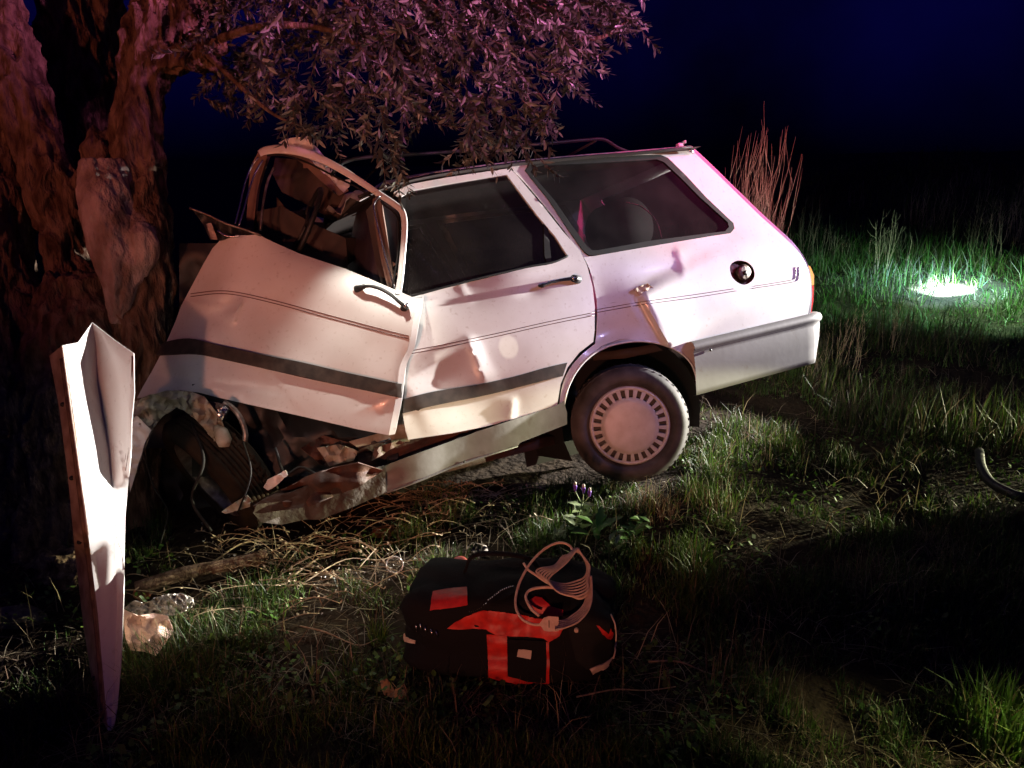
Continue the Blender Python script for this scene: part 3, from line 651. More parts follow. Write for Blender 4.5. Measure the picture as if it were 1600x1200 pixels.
# scuttle and dash: dark bent panel over the door's front corner
cpanel('bent_scuttle', [(300, 327), (330, 338), (365, 351), (405, 364), (370, 368), (345, 376), (328, 374), (318, 352)], flat(3.22), M['black'], dent=crump(.02, .12), step=5, solid=.008)
c_ = crom([(296, 325), (325, 336), (352, 349), (380, 358), (408, 368)], 4); cpart('scuttle_edge', tube(flat(3.19)(c_[:, 0], c_[:, 1]), .005, 6), M['alu'])
c_ = crom([(340, 360), (350, 367), (365, 370), (375, 368)], 4); cpart('scuttle_clip', tube(flat(3.17)(c_[:, 0], c_[:, 1]), .004, 6), M['chrome'])
cpanel('scuttle_plate', [(322, 350), (330, 348), (340, 374), (330, 374)], flat(3.18), M['alu'], step=5)
# cabin seen through the opening: dash, steering wheel, dark trim
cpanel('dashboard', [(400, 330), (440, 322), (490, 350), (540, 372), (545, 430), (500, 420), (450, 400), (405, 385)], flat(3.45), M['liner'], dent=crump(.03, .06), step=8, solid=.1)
sc_ = V(478, 352, 3.38); sw_ = []
for k in range(33):
    a = 2*math.pi*k/32; sw_.append(sc_+Vector(A_[:, 1])*.17*math.cos(a)+Vector(A_[:, 2]*.85+A_[:, 0]*.5).normalized()*.17*math.sin(a))
stw = cpart('steering_wheel', tube(sw_, .011, 8, False), M['black'])
for k in (4, 16, 28): cpart('spoke', tube([sc_, sw_[k]], .008, 6), M['black'], stw)
# crumpled wing metal and inner wing under the door
ig = addf(crump(.035, .11), crump(.018, .31, 1.2))
iw = cpanel('crumpled_inner_wing', [(210, 628), (232, 618), (262, 610), (300, 612), (320, 620), (330, 634), (342, 650), (352, 672), (350, 692), (340, 700), (330, 688), (318, 668), (302, 652), (285, 640), (276, 636), (255, 650), (243, 664), (234, 680), (224, 706), (212, 740), (204, 700)], flat(2.98, .0002, 0, 260), M['paint_in'], dent=ig, step=4, solid=.004)
cpanel('torn_wing_edge', [(206, 655), (214, 650), (226, 662), (236, 672), (228, 688), (220, 712), (210, 745), (203, 770), (200, 720)], flat(2.93), M['paint'], dent=crump(.01, .2), step=4)
cpanel('suspension_bracket', [(318, 625), (345, 630), (360, 636), (352, 656), (345, 680), (332, 676), (326, 650)], flat(3.04), M['alu'], dent=crump(.03, .25), step=4)
cpart('rubber_buffer', tube([V(338, 668, 2.98), V(345, 676, 2.97), V(350, 688, 2.97), V(350, 698, 2.97)], [.018, .028, .030, .022], 14), M['paint_in'])
c_ = crom([(350, 628), (366, 640), (377, 656), (383, 675), (383, 690)], 6); cpart('bent_pipe', tube(flat(3.0)(c_[:, 0], c_[:, 1]), .011, 8), M['alu'])
cpanel('torn_clip', [(340, 640), (350, 634), (356, 640), (350, 650), (346, 660), (341, 650)], flat(2.97), M['chrome'], dent=crump(.01, .4), step=3)
# black crumpled sheets behind the nose and door gap, standing in for shade
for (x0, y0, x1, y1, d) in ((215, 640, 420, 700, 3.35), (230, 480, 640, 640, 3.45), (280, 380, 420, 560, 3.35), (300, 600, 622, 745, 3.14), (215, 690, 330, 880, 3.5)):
    cpanel('dark_backing', [(x0, y0), (x1, y0), (x1, y1), (x0, y1)], flat(d), M['black'], dent=crump(.05, .05), step=12)
fc = V(322, 752, 3.16)
fwh = wheel(fc, (-.62, -.66, -.42), R=.285, cap=False, tm='tyre2', lab='front wheel torn round and lying under the door')
cpart('bent_floor_sheet', (lambda q: q)((lambda v, f: (P(v[:, 0], v[:, 1], 2.95+.03*np.sin(v[:, 0]*.11)+.02*np.sin(v[:, 1]*.19)), f))(*fill2d([(395, 790), (430, 770), (480, 745), (520, 730), (560, 722), (600, 735), (560, 760), (500, 785), (440, 806), (405, 806)], (), 6))), M['rust'], solid=.004)
cpanel('door_sill_trim', [(470, 700), (505, 680), (540, 690), (585, 706), (575, 735), (540, 742), (500, 725)], flat(3.10), M['rust'], dent=crump(.03, .16), step=5)
cpanel('light_trim_strip', [(412, 762), (418, 750), (446, 735), (450, 742), (430, 760), (418, 766)], flat(2.93), M['paint'], dent=crump(.01, .3), step=4)
cpanel('bent_footwell', [(495, 700), (530, 694), (560, 705), (552, 720), (515, 728)], flat(3.05), M['paint_in'], dent=crump(.02, .25), step=5)
cpanel('torn_bracket', [(346, 800), (352, 795), (372, 782), (386, 774), (392, 780), (390, 792), (370, 798), (352, 803)], flat(2.88), M['paint_in'], dent=crump(.012, .3), step=4)

# ------------------------------------------------------------------ the torn-off front wing standing on its tip
wing = empty('torn_front_wing', G(168, 1143), 'white torn front wing standing upright on its pointed tip before the tree', 'car wing')
WI = Matrix.Translation(wing.location).inverted()
def wpanel(name, poly, surf, m, parent=wing, **k): return panel(name, poly, surf, m, parent, WI, **k)
DT = (wing.location-Vector((0, 0, H))).dot(Vector((0, CP, -SP)))
RID = ([504, 540, 600, 700, 780, 860, 960, 1100, 1144], [144, 150, 153, 170, 177, 181, 183, 176, 171]); FOL = ([540, 650, 771, 836, 960, 1100, 1140], [97, 112, 129, 138, 153, 165, 168])
def wdepth(x, y):
    base = np.interp(y, [490, 1150], [2.62, DT])
    # ridge line of the fold
    xr = np.interp(y, *RID)
    d = x-xr
    base = base+np.where(d < 0, d*(.0004+.0030*(1-sstep(800, 850, y+d*.5))), d*(-.0008+.0040*sstep(720, 790, y)*(1-sstep(850, 930, y))))+.008*np.exp(-(d/8)**2)
    xl = np.interp(y, *FOL)
    base = base+np.where(x < xl, (xl-x)*.0062, 0)
    return base+.006*np.sin(y*.02+x*.04)
def ws(off=0): return lambda x, y: P(x, y, wdepth(np.asarray(x, float), np.asarray(y, float))-off)
fol = [(x, y) for y, x in zip(*FOL)]; rid = [(x, y) for y, x in zip(*RID)]
wdent = addf(gauss(185, 650, 14, 60, 0, .010), crease(183, 690, 196, 752, 7, .012, 1, .2), crease(198, 690, 204, 600, 5, .006, 0, .3), gauss(120, 620, 18, 50, 8, .006), gauss(150, 900, 14, 60, 8, -.005))
w0 = lambda x, y: wdent(x, y)*sstep(0, 10, np.abs(x-np.interp(y, *RID)))*sstep(0, 10, np.abs(x-np.interp(y, *FOL)))
left_half = fol+rid[::-1]+[(122, 535)]
right_half = rid+[(178, 1132), (182, 1108), (188, 1042), (191, 988), (194, 901), (196, 804), (202, 740), (205, 700), (206, 657), (210, 614), (209, 552), (180, 532), (158, 515)]
wp_ = wpanel('wing_skin', left_half, ws(), M['paint'], dent=w0, step=5, solid=.003); wpanel('wing_skin', right_half, ws(), M['paint'], dent=w0, step=5, solid=.003)
c_ = crom([(101, 560), (112, 640), (126, 745), (134, 812), (143, 880), (153, 965), (161, 1050), (165, 1120)], 6)
gr = cpart('flange_groove', ([tuple(p) for p in tube(ws(.000)(c_[:, 0]-2, c_[:, 1]), .011, 6, flat=.35)[0]], tube(ws(0)(c_[:, 0]-2, c_[:, 1]), .011, 6)[1]), mat('brown_flange', (.16, .09, .05), .7, col2=(.09, .045, .03), noise_scale=30), wing) if False else None
gv, gf = tube(ws(.0005)(c_[:, 0]-3, c_[:, 1]), .009, 6, flat=.3)
M['flange'] = mat('dark_brown_flange_paint', (.24, .15, .085), .7, col2=(.10, .055, .035), noise_scale=26, bump=.3)  # darker brown along the groove line
link('flange_groove', gv, gf, M['flange'], wing, WI)
M['flange2'] = mat('brown_flange_paint', (.46, .34, .24), .6, col2=(.24, .15, .09), noise_scale=18, bump=.2)  # browner than the wing skin, for the flange strip
lft = fol[::1]+[(160, 1140), (153, 1132), (146, 1080), (138, 1027), (130, 977), (122, 905), (117, 862), (115, 840), (106, 745), (99, 690), (92, 635), (77, 556)]
wpanel('bolt_flange', lft, ws(.0), M['flange2'], step=5, solid=.002)
for (x, y) in ((124, 847), (98, 632), (112, 747), (147, 1060)):
    b_ = ws(.004)(np.array([x]), np.array([y]))[0]; r_ = rays(x, y); r_ = r_/np.linalg.norm(r_)
    v_, f_ = tube([Vector(b_), Vector(b_-r_*.004)], [.0075, .0075], 10); link('bolt_hole', v_, f_, M['black'], wing, WI)
for dx in (0, 3.5):
    c_ = crom([(206+dx*.4, 556), (204+dx*.6, 640), (198+dx, 700), (190+dx, 752)], 6); v_, f_ = tube(ws(.001)(c_[:, 0], c_[:, 1]), .0012, 5); link('pinstripe', v_, f_, M['pin'], wing, WI)
c_ = crom([(180, 812), (182, 840), (190, 862), (194, 890)], 5)
v_, f_ = tube(ws(.001)(c_[:, 0], c_[:, 1]), .0012, 5); link('paint_scratch', v_, f_, M['pin'], wing, WI)

# ------------------------------------------------------------------ the olive tree
M['bark'] = mat('olive_bark', (.07, .04, .026), .95, col2=(.25, .17, .12), noise_scale=24, stretch=(1, 1, .35), bump=1.0, bump_scale=58, bump_dist=.03, detail=14, spec=.15)
M['bare'] = mat('bare_weathered_wood', (.50, .42, .40), .9, col2=(.22, .16, .13), noise_scale=11, stretch=(1, 1, .6), bump=1.0, bump_scale=34, bump_dist=.03, detail=12, spec=.2)
tb_ = G(150, 935); tb_.y += .45; tb_.z = float(hgt(tb_.x, tb_.y))
tree = empty('olive_tree', tb_, 'thick gnarled olive tree with red-lit bark and a broken stub, crown hanging over the car', 'tree')
TI = Matrix.Translation(tb_).inverted()
def organic(name, tubes, m, vox=.014, amp=.03, parent=tree, inv=TI, ridge=1.0, seed=0., smooth_it=4):
    bm = bmesh.new()
    for pts, rad in tubes:
        c = crom([tuple(V(*p)) for p in pts], 6); rr = np.interp(np.linspace(0, 1, len(c)), np.linspace(0, 1, len(rad)), rad)
        v, f = tube(c, list(rr), 14); b = [bm.verts.new(q) for q in v]
        for q in f: bm.faces.new([b[i] for i in q])
    me = bpy.data.meshes.new(name); bm.to_mesh(me); bm.free(); o = bpy.data.objects.new(name, me); COL.objects.link(o)
    r = o.modifiers.new('r', 'REMESH'); r.mode = 'VOXEL'; r.voxel_size = vox
    sm = o.modifiers.new('s', 'SMOOTH'); sm.iterations = smooth_it; sm.factor = .6
    dg = bpy.context.evaluated_depsgraph_get(); me2 = bpy.data.meshes.new_from_object(o.evaluated_get(dg)); 
    bpy.data.objects.remove(o)
    n_ = len(me2.vertices); co = np.empty(n_*3); no = np.empty(n_*3); me2.vertices.foreach_get('co', co); me2.vertices.foreach_get('normal', no)
    co = co.reshape(-1, 3); no = no.reshape(-1, 3); dv = np.empty(n_)
    for i in range(n_):
        p = co[i]; tw_ = p[2]*.8
        a = noise.fractal(Vector((p[0]*3.2+seed, p[1]*3.2, p[2]*1.6)), 1, 2, 3)
        q_ = noise.noise(Vector((p[0]*4, p[1]*4, p[2]*3+seed)))*1.2
        b = 1-abs(noise.noise(Vector((p[0]*11+tw_+q_, p[1]*11-tw_, p[2]*2.2+seed+q_))))*3.2
        c = 1-abs(noise.noise(Vector((p[0]*27+q_, p[1]*27, p[2]*8+seed))))*3
        dv[i] = amp*(a*1.2+ridge*(b*.50+c*.30)-.2)
    co += no*dv[:, None]; me2.vertices.foreach_set('co', (co-np.array(tb_ if inv is TI else (0, 0, 0))).ravel()); me2.update()
    me2.materials.clear(); me2.materials.append(m); me2.polygons.foreach_set('use_smooth', [True]*len(me2.polygons))
    o = bpy.data.objects.new(name, me2); COL.objects.link(o); o.parent = parent; me2.name = name
    return o
organic('trunk', [
    ([(130, 985, 3.55), (128, 880, 3.50), (135, 760, 3.47), (145, 640, 3.45), (150, 520, 3.42), (150, 440, 3.42)], [.44, .37, .33, .30, .28, .22]),
    ([(188, 640, 3.42), (205, 560, 3.36), (212, 480, 3.34), (226, 400, 3.32), (232, 340, 3.32), (226, 290, 3.32), (218, 220, 3.32), (224, 140, 3.32), (240, 70, 3.32), (262, 0, 3.35), (285, -110, 3.4)], [.14, .13, .125, .10, .098, .095, .085, .10, .13, .15, .15]),
    ([(135, 620, 3.6), (128, 450, 3.75), (122, 260, 3.8), (128, 100, 3.8), (120, -80, 3.8)], [.2, .16, .15, .17, .2]),
    ([(248, 95, 3.3), (290, 92, 3.25), (322, 85, 3.2), (345, 60, 3.1)], [.09, .065, .05, .035]),
    ([(150, 560, 3.42), (118, 440, 3.40), (92, 340, 3.38), (68, 250, 3.36), (40, 150, 3.36), (8, 60, 3.38), (-30, -60, 3.4)], [.18, .125, .10, .10, .115, .12, .13]),
    ([(60, 900, 3.5), (20, 700, 3.35), (2, 560, 3.35), (0, 420, 3.35), (-25, 300, 3.36), (-60, 150, 3.4)], [.18, .15, .16, .15, .13, .12]),
    ([(0, 420, 3.35), (10, 300, 3.4), (15, 200, 3.42), (20, 90, 3.42)], [.13, .11, .11, .12]),
    ([(158, 300, 3.36), (160, 255, 3.35), (157, 215, 3.36)], [.07, .055, .035]),
    ([(130, 900, 3.35), (70, 955, 3.15), (10, 975, 3.05)], [.22, .12, .07]),
    ([(60, 760, 3.3), (50, 850, 3.2), (95, 920, 3.1)], [.13, .14, .10]),
    ([(170, 900, 3.3), (225, 940, 3.25), (290, 945, 3.2)], [.16, .09, .05]),
], M['bark'], .010, .044)
st = organic('broken_stub', [([(163, 262, 3.24), (170, 330, 3.21), (183, 400, 3.20), (188, 460, 3.20), (185, 505, 3.24)], [.110, .105, .09, .07, .03]),
                        ([(208, 335, 3.22), (226, 372, 3.19), (224, 400, 3.19), (208, 440, 3.20)], [.03, .055, .055, .03])], M['bare'], .009, .020, ridge=1.0, seed=4., smooth_it=1)
st['label'] = 'pale sawn stub with its bark gone'
# branches carrying the crown
def br(pts, r0, r1):
    c = crom([tuple(V(*p)) for p in pts], 8); v, f = tube(c, list(np.linspace(r0, r1, len(c))), 8); return link('branch', v, f, M['bark'], tree, TI)
br([(262, -10, 3.4), (330, -60, 3.2), (450, -80, 3.1), (600, -60, 3.1), (760, -20, 3.2), (900, 30, 3.3)], .05, .012)
br([(345, 60, 3.1), (420, 40, 3.0), (520, 50, 3.0), (600, 110, 3.0), (640, 200, 2.95)], .018, .004)
br([(262, -10, 3.4), (380, -140, 3.7), (560, -160, 4.0), (760, -120, 4.2), (950, -60, 4.3)], .06, .015)
br([(450, -80, 3.1), (540, 0, 3.0), (640, 90, 3.1), (730, 160, 3.1), (760, 230, 3.1)], .014, .003)
br([(600, -60, 3.1), (700, 30, 3.2), (800, 100, 3.2), (870, 180, 3.2)], .014, .003)
br([(760, -20, 3.2), (850, 40, 3.2), (930, 60, 3.2), (985, 30, 3.2)], .02, .004)
br([(300, 60, 3.2), (360, 120, 3.0), (430, 180, 2.95), (500, 205, 2.95)], .014, .003)
# leafy twigs
M['leaf'] = mat('olive_leaf', (.035, .038, .028), .34, col2=(.09, .09, .075), noise_scale=14, spec=.5)
M['leaf_pale'] = mat('olive_leaf_pale', (.34, .33, .30), .45, col2=(.14, .15, .11), noise_scale=18, spec=.5)
def leafgeo(p, d, nrm, L, w):
    d = d.normalized(); s = d.cross(nrm).normalized(); n_ = s.cross(d)
    a = p; b = p+d*L*.3+s*w-n_*L*.01; c = p+d*L*.3-s*w-n_*L*.01; e = p+d*L*.68+s*w*.85-n_*L*.03; g_ = p+d*L*.68-s*w*.85-n_*L*.03; t = p+d*L-n_*L*.08; m1 = p+d*L*.35-n_*L*.03; m2 = p+d*L*.68-n_*L*.05
    return [a, b, c, e, g_, t, m1, m2], [(0, 6, 1), (0, 2, 6), (1, 6, 7, 3), (6, 2, 4, 7), (3, 7, 5), (7, 4, 5)]
def twig_mesh(seed, L=.26, nl=17):
    R = random.Random(seed); vs = []; fs = []; mi = []
    pts = []; p = Vector((0, 0, 0)); d = Vector((0, 0, 1)); bend = Vector((R.uniform(-.5, .5), R.uniform(-.5, .5), 0))
    for i in range(nl):
        pts.append(p.copy()); d = (d+bend*.06+Vector((R.uniform(-.06, .06),)*3)).normalized(); p = p+d*L/nl
    v, f = tube(pts, [.0022*(1-.7*i/nl) for i in range(nl)], 4); vs += [Vector(q) for q in v]; fs += f; mi += [0]*len(f)
    for i in range(1, nl):
        dd = (pts[i]-pts[i-1]).normalized(); a0 = i*1.57+R.uniform(-.5, .5)
        for s in (0, math.pi):
            if R.random() < .12: continue
            o = dd.orthogonal().normalized(); q = Matrix.Rotation(a0+s, 3, dd)@o
            ld = (dd*R.uniform(.5, 1.1)+q*R.uniform(.6, 1.0)).normalized(); nn = (q.cross(dd)*R.uniform(-.6, .6)+dd-ld*dd.dot(ld))
            LL = R.uniform(.042, .068)*(1-.35*i/nl)
            v, f = leafgeo(pts[i], ld, nn, LL, LL*R.uniform(.11, .16)); b = len(vs); vs += v; fs += [tuple(k+b for k in g_) for g_ in f]; mi += [1 if R.random() < .72 else 2]*len(f)
    me = bpy.data.meshes.new('leafy_twig'); me.from_pydata([tuple(q) for q in vs], [], fs); me.materials.append(M['bark']); me.materials.append(M['leaf']); me.materials.append(M['leaf_pale'])
    me.polygons.foreach_set('material_index', mi); me.update(); return me
twigs = [twig_mesh(100+i, L=random.uniform(.2, .32)) for i in range(12)]
blobs = [(300, 30, 3.5, 70), (370, 60, 3.3, 70), (360, 130, 3.4, 45), (440, 30, 3.1, 60), (435, 125, 3.0, 45), (500, 190, 2.95, 40), (535, 110, 3.0, 55), (560, 25, 3.1, 65), (570, 185, 3.0, 36), (640, 50, 3.0, 62), (640, 150, 3.0, 48), (615, 225, 2.95, 32), (622, 262, 2.92, 22), (705, 90, 3.1, 55), (720, 170, 3.0, 42), (735, 225, 3.0, 28), (775, 50, 3.1, 62), (790, 140, 3.1, 48), (760, 200, 3.05, 40), (810, 210, 3.1, 35), (850, 170, 3.15, 35), (850, 85, 3.2, 50), (880, 20, 3.2, 80), (900, 110, 3.2, 30), (940, 20, 3.25, 50), (975, 10, 3.25, 30), (480, -60, 3.3, 110), (650, -70, 3.3, 130), (820, -70, 3.4, 120), (340, -60, 3.6, 90)]
R_ = random.Random(5)
def spot():
    wts = [b[3]**2 for b in blobs]; b = R_.choices(blobs, wts)[0]
    while True:
        x, y, z = R_.uniform(-1, 1), R_.uniform(-1, 1), R_.uniform(-1, 1)
        if x*x+y*y+z*z < 1: break
    r = b[3]*b[2]/F
    return V(b[0], b[1], b[2])+Vector((x*r, z*max(r, .22)*1.4, y*r)), b
def tmatrix(p, b):
    out = Vector(((b[0]-480)/500*.9+R_.uniform(-.8, .8), R_.uniform(-.9, .5), -.75+R_.uniform(-.5, .7)))
    if b[1] > 190: out = Vector((R_.uniform(-.5, .6), R_.uniform(-.5, .4), -1+R_.uniform(0, .6)))
    q = out.normalized().to_track_quat('Z', 'Y'); s = R_.uniform(.7, 1.1)
    out.normalize(); return Matrix.Translation(p-out*.10)@q.to_matrix().to_4x4()@Matrix.Rotation(R_.uniform(0, 6.3), 4, 'Z')@Matrix.Scale(s, 4)
spots = [spot() for _ in range(760)]
spots.sort(key=lambda k: (k[0].y, ) if k[1][1] > -30 else (99,))
for p, b in spots[:298]:
    o = bpy.data.objects.new('leafy_twig', R_.choice(twigs)); COL.objects.link(o); o.parent = tree; o.matrix_basis = TI@tmatrix(p, b)
V_, F_, MI = [], [], []
for p, b in spots[298:]:
    me = R_.choice(twigs); T = np.array(TI@tmatrix(p, b)); n_ = len(me.vertices); co = np.empty(n_*3); me.vertices.foreach_get('co', co); co = co.reshape(-1, 3)@T[:3, :3].T+T[:3, 3]
    base = sum(len(q) for q in V_); V_.append(co); F_ += [tuple(base+i for i in q.vertices) for q in me.polygons]; MI += [q.material_index for q in me.polygons]
me = bpy.data.meshes.new('foliage'); me.from_pydata(np.concatenate(V_).tolist(), [], F_); me.update()
for k in ('bark', 'leaf', 'leaf_pale'): me.materials.append(M[k])
me.polygons.foreach_set('material_index', MI); fo = bpy.data.objects.new('foliage', me); COL.objects.link(fo); fo.parent = tree; fo['kind'] = 'stuff'
#==SMALL==
# ------------------------------------------------------------------ grass and ground cover
def attr_mat(name, rough=.55, trans=.25):
    m = bpy.data.materials.new(name); m.use_nodes = True; n = m.node_tree; b = n.nodes['Principled BSDF']; b.inputs['Roughness'].default_value = rough
    a = n.nodes.new('ShaderNodeAttribute'); a.attribute_name = 'tint'; n.links.new(a.outputs['Color'], b.inputs['Base Color'])
    tl_ = n.nodes.new('ShaderNodeBsdfTranslucent'); n.links.new(a.outputs['Color'], tl_.inputs[0]); mx = n.nodes.new('ShaderNodeMixShader'); mx.inputs[0].default_value = trans
    o = n.nodes['Material Output']; n.links.new(b.outputs[0], mx.inputs[1]); n.links.new(tl_.outputs[0], mx.inputs[2]); n.links.new(mx.outputs[0], o.inputs[0]); return m
M['grass'] = attr_mat('grass_blades')
GREENS = np.array([(.040, .095, .010), (.055, .115, .012), (.028, .065, .010), (.085, .13, .018), (.045, .075, .014)])
STRAWS = np.array([(.30, .23, .13), (.20, .15, .085), (.12, .085, .05), (.36, .30, .20), (.16, .10, .06)])
def blades(name, x, y, z, hh, ww, col, lean=.5, m='grass', up=1.0, flatten=None):
    n = len(x); az = rng.uniform(0, 2*np.pi, n); la = rng.uniform(0, 2*np.pi, n); ln = np.abs(rng.normal(0, lean, n))
    dx, dy = np.cos(az)*ww, np.sin(az)*ww; lx, ly = np.cos(la), np.sin(la)
    B = np.stack([x, y, z], 1); out = np.zeros((n, 5, 3)); wv = np.stack([dx, dy, np.zeros(n)], 1)
    dirv = np.stack([lx*ln, ly*ln, np.ones(n)*up], 1); dirv /= np.linalg.norm(dirv, axis=1)[:, None]
    mid = B+dirv*(hh*.55)[:, None]; d2 = np.stack([lx*ln*2.2, ly*ln*2.2, np.ones(n)*up-ln*.5], 1); d2 /= np.linalg.norm(d2, axis=1)[:, None]
    tip = mid+d2*(hh*.5)[:, None]
    out[:, 0] = B-wv; out[:, 1] = B+wv; out[:, 2] = mid-wv*.7; out[:, 3] = mid+wv*.7; out[:, 4] = tip
    me = bpy.data.meshes.new(name); me.vertices.add(n*5); me.vertices.foreach_set('co', out.ravel())
    base = (np.arange(n)*5)[:, None]; q = base+np.array([0, 1, 3, 2]); t = base+np.array([2, 3, 4])
    li = np.concatenate([q, t], 1).ravel(); me.loops.add(len(li)); me.loops.foreach_set('vertex_index', li)
    me.polygons.add(n*2); ls = np.stack([np.arange(n)*7, np.arange(n)*7+4], 1).ravel(); me.polygons.foreach_set('loop_start', ls)
    me.polygons.foreach_set('loop_total', np.tile([4, 3], n)); me.update(calc_edges=True)
    ca = me.color_attributes.new('tint', 'FLOAT_COLOR', 'POINT'); cc = np.ones((n, 5, 4)); cc[:, :, :3] = col[:, None, :]; ca.data.foreach_set('color', cc.ravel())
    me.materials.append(M[m]); o = bpy.data.objects.new(name, me); COL.objects.link(o); return o
def nfield(x, y, s, seed=0): return np.array([noise.noise(Vector((a*s+seed, b*s, seed))) for a, b in zip(x, y)])
def scatter(n, rmin=1.1, rmax=15, a0=-46, a1=46):
    r = rmin*(rmax/rmin)**rng.uniform(0, 1, n); a = np.radians(rng.uniform(a0, a1, n)); return np.sin(a)*r, np.cos(a)*r
def under_car(x, y):
    l = (np.stack([x, y, np.zeros(len(x))], 1)-O_)@A_; return (l[:, 0] > -2.0) & (l[:, 0] < .0) & (l[:, 1] > .25) & (l[:, 1] < 1.5)
def gz(x, y): return hgt(x, y)-.004
x, y = scatter(330000)
nf = nfield(x, y, 1.4, 3.); nf2 = nfield(x, y, 5., 9.)
k = (nf*1.2+nf2*1.1+rng.uniform(-.35, .35, len(x)) > .04) & ~under_car(x, y) & (np.hypot(x-wing.location.x, y-wing.location.y+.06) > .16); x, y, nf, nf2 = x[k], y[k], nf[k], nf2[k]
hh = (.028+.042*rng.random(len(x))**2)*(1+np.clip(nf+nf2, 0, 1)*2.2)*(1+.10*np.clip(y-4, 0, 8))
col = GREENS[rng.integers(0, 5, len(x))]*rng.uniform(.6, 1.3, len(x))[:, None]
dry = rng.random(len(x)) < .22+.3*np.clip(-nf2, 0, 1); col[dry] = STRAWS[rng.integers(0, 5, dry.sum())]*.6
g1 = blades('grass', x, y, gz(x, y), hh, .0011+.0006*y*.5+0*hh, col, .55); tag(g1, 'short tangled grass covering the ground around the wreck', 'grass', kind='stuff')
# dead, lying straw
x, y = scatter(26000, 1.1, 12); k = ~under_car(x, y) & (nfield(x, y, 2.2, 20.) > -.05); x, y = x[k], y[k]
g2 = blades('dead_straw', x, y, gz(x, y)+.012, rng.uniform(.05, .20, len(x)), .0010+.00035*y, STRAWS[rng.integers(0, 5, len(x))]*.8, 2.4, up=.45); tag(g2, 'dead straw lying flat among the green grass', 'straw', kind='stuff')
# tall thin grass on the bank at the right and behind
x, y = scatter(26000, 4.6, 14, 8, 46); k = (nfield(x, y, .9, 31.) > -.1) & (x > 1.9) ; x, y = x[k], y[k]
cc = STRAWS[rng.integers(0, 5, len(x))]*.45; gg = rng.random(len(x)) < .6; cc[gg] = GREENS[rng.integers(0, 5, gg.sum())]
g3 = blades('tall_grass', x, y, gz(x, y), rng.uniform(.12, .34, len(x)), .0016+.0003*y, cc, .45); tag(g3, 'taller loose grass on the bank beyond the tail', 'tall grass', kind='stuff')
# small leafy ground cover (clover-like leaves)
x, y = scatter(30000, 1.2, 8); k = (nfield(x, y, 2.6, 50.) > .08) & ~under_car(x, y); x, y = x[k], y[k]; n_ = len(x)
zz = gz(x, y)+rng.uniform(.01, .06, n_); s_ = rng.uniform(.006, .014, n_); a_ = rng.uniform(0, 6.28, n_); tx, ty = rng.normal(0, .5, n_), rng.normal(0, .5, n_)
qv = np.zeros((n_, 4, 3))
for i_, (u, w) in enumerate(((-1, 0), (0, -.7), (1, 0), (0, .7))):
    ux = (np.cos(a_)*u-np.sin(a_)*w)*s_; uy = (np.sin(a_)*u+np.cos(a_)*w)*s_; qv[:, i_] = np.stack([x+ux, y+uy, zz+ux*tx+uy*ty], 1)
me = bpy.data.meshes.new('ground_cover'); me.from_pydata(qv.reshape(-1, 3).tolist(), [], (np.arange(n_*4).reshape(-1, 4)).tolist())
ca = me.color_attributes.new('tint', 'FLOAT_COLOR', 'POINT'); c4 = np.ones((n_, 4, 4)); c4[:, :, :3] = (GREENS[rng.integers(0, 5, n_)]*rng.uniform(.8, 1.8, n_)[:, None])[:, None]; ca.data.foreach_set('color', c4.ravel())
me.materials.append(M['grass']); o = bpy.data.objects.new('ground_cover', me); COL.objects.link(o); tag(o, 'low leafy weeds growing between the grass', 'ground cover', kind='stuff')
# clods of earth
def rock(name, c, s, m, seed, sub=3, rough=.25, sq=(1, 1, 1)):
    bm = bmesh.new(); bmesh.ops.create_icosphere(bm, subdivisions=sub, radius=1); vs = []
    for q in bm.verts:
        p = q.co.copy(); d = 1+rough*noise.fractal(p*1.4+Vector((seed, 0, 0)), 1, 2, 4)+rough*.5*(1-2*abs(noise.noise(p*2.7+Vector((seed, 3, 0))))); vs.append(Vector((p.x*sq[0], p.y*sq[1], p.z*sq[2]))*d*s)
    bm.verts.index_update(); f = [tuple(v.index for v in q.verts) for q in bm.faces]; bm.free()
    me = bpy.data.meshes.new(name); me.from_pydata([tuple(v) for v in vs], [], f); me.polygons.foreach_set('use_smooth', [False]*len(f)); me.materials.append(m); o = bpy.data.objects.new(name, me); COL.objects.link(o); o.location = c; return o
M['stone'] = mat('dull_stone', (.20, .17, .13), .9, col2=(.10, .08, .06), noise_scale=22, bump=.6, bump_scale=60)
M['brick'] = mat('broken_orange_brick', (.35, .11, .05), .9, col2=(.22, .07, .04), noise_scale=25, bump=.5)
o = rock('stone', G(25, 968), .085, M['stone'], 2., sq=(1.2, .7, .5)); tag(o, 'flat pale stone at the left edge below the trunk', 'stone')
o = rock('stone', G(224, 925), .03, M['brick'], 5.); tag(o, 'small orange-brown stone just right of the torn wing', 'stone')
o = rock('brick_fragment', G(598, 832), .04, M['brick'], 8., sq=(1.2, .8, .5)); tag(o, 'orange brick fragment in the weeds under the sill', 'brick piece')
o = rock('bark_lump', G(52, 850)+Vector((0, .25, .14)), .17, M['bark'], 11., 4, .45, (.8, .8, 1.5)); tag(o, 'rough lump of dead wood against the left foot of the trunk', 'dead wood')
o = rock('bark_lump', G(92, 925)+Vector((0, .1, .04)), .10, M['bark'], 14., 4, .45, (1.2, .8, .7)); tag(o, 'smaller bark lump beside the torn wing', 'dead wood')
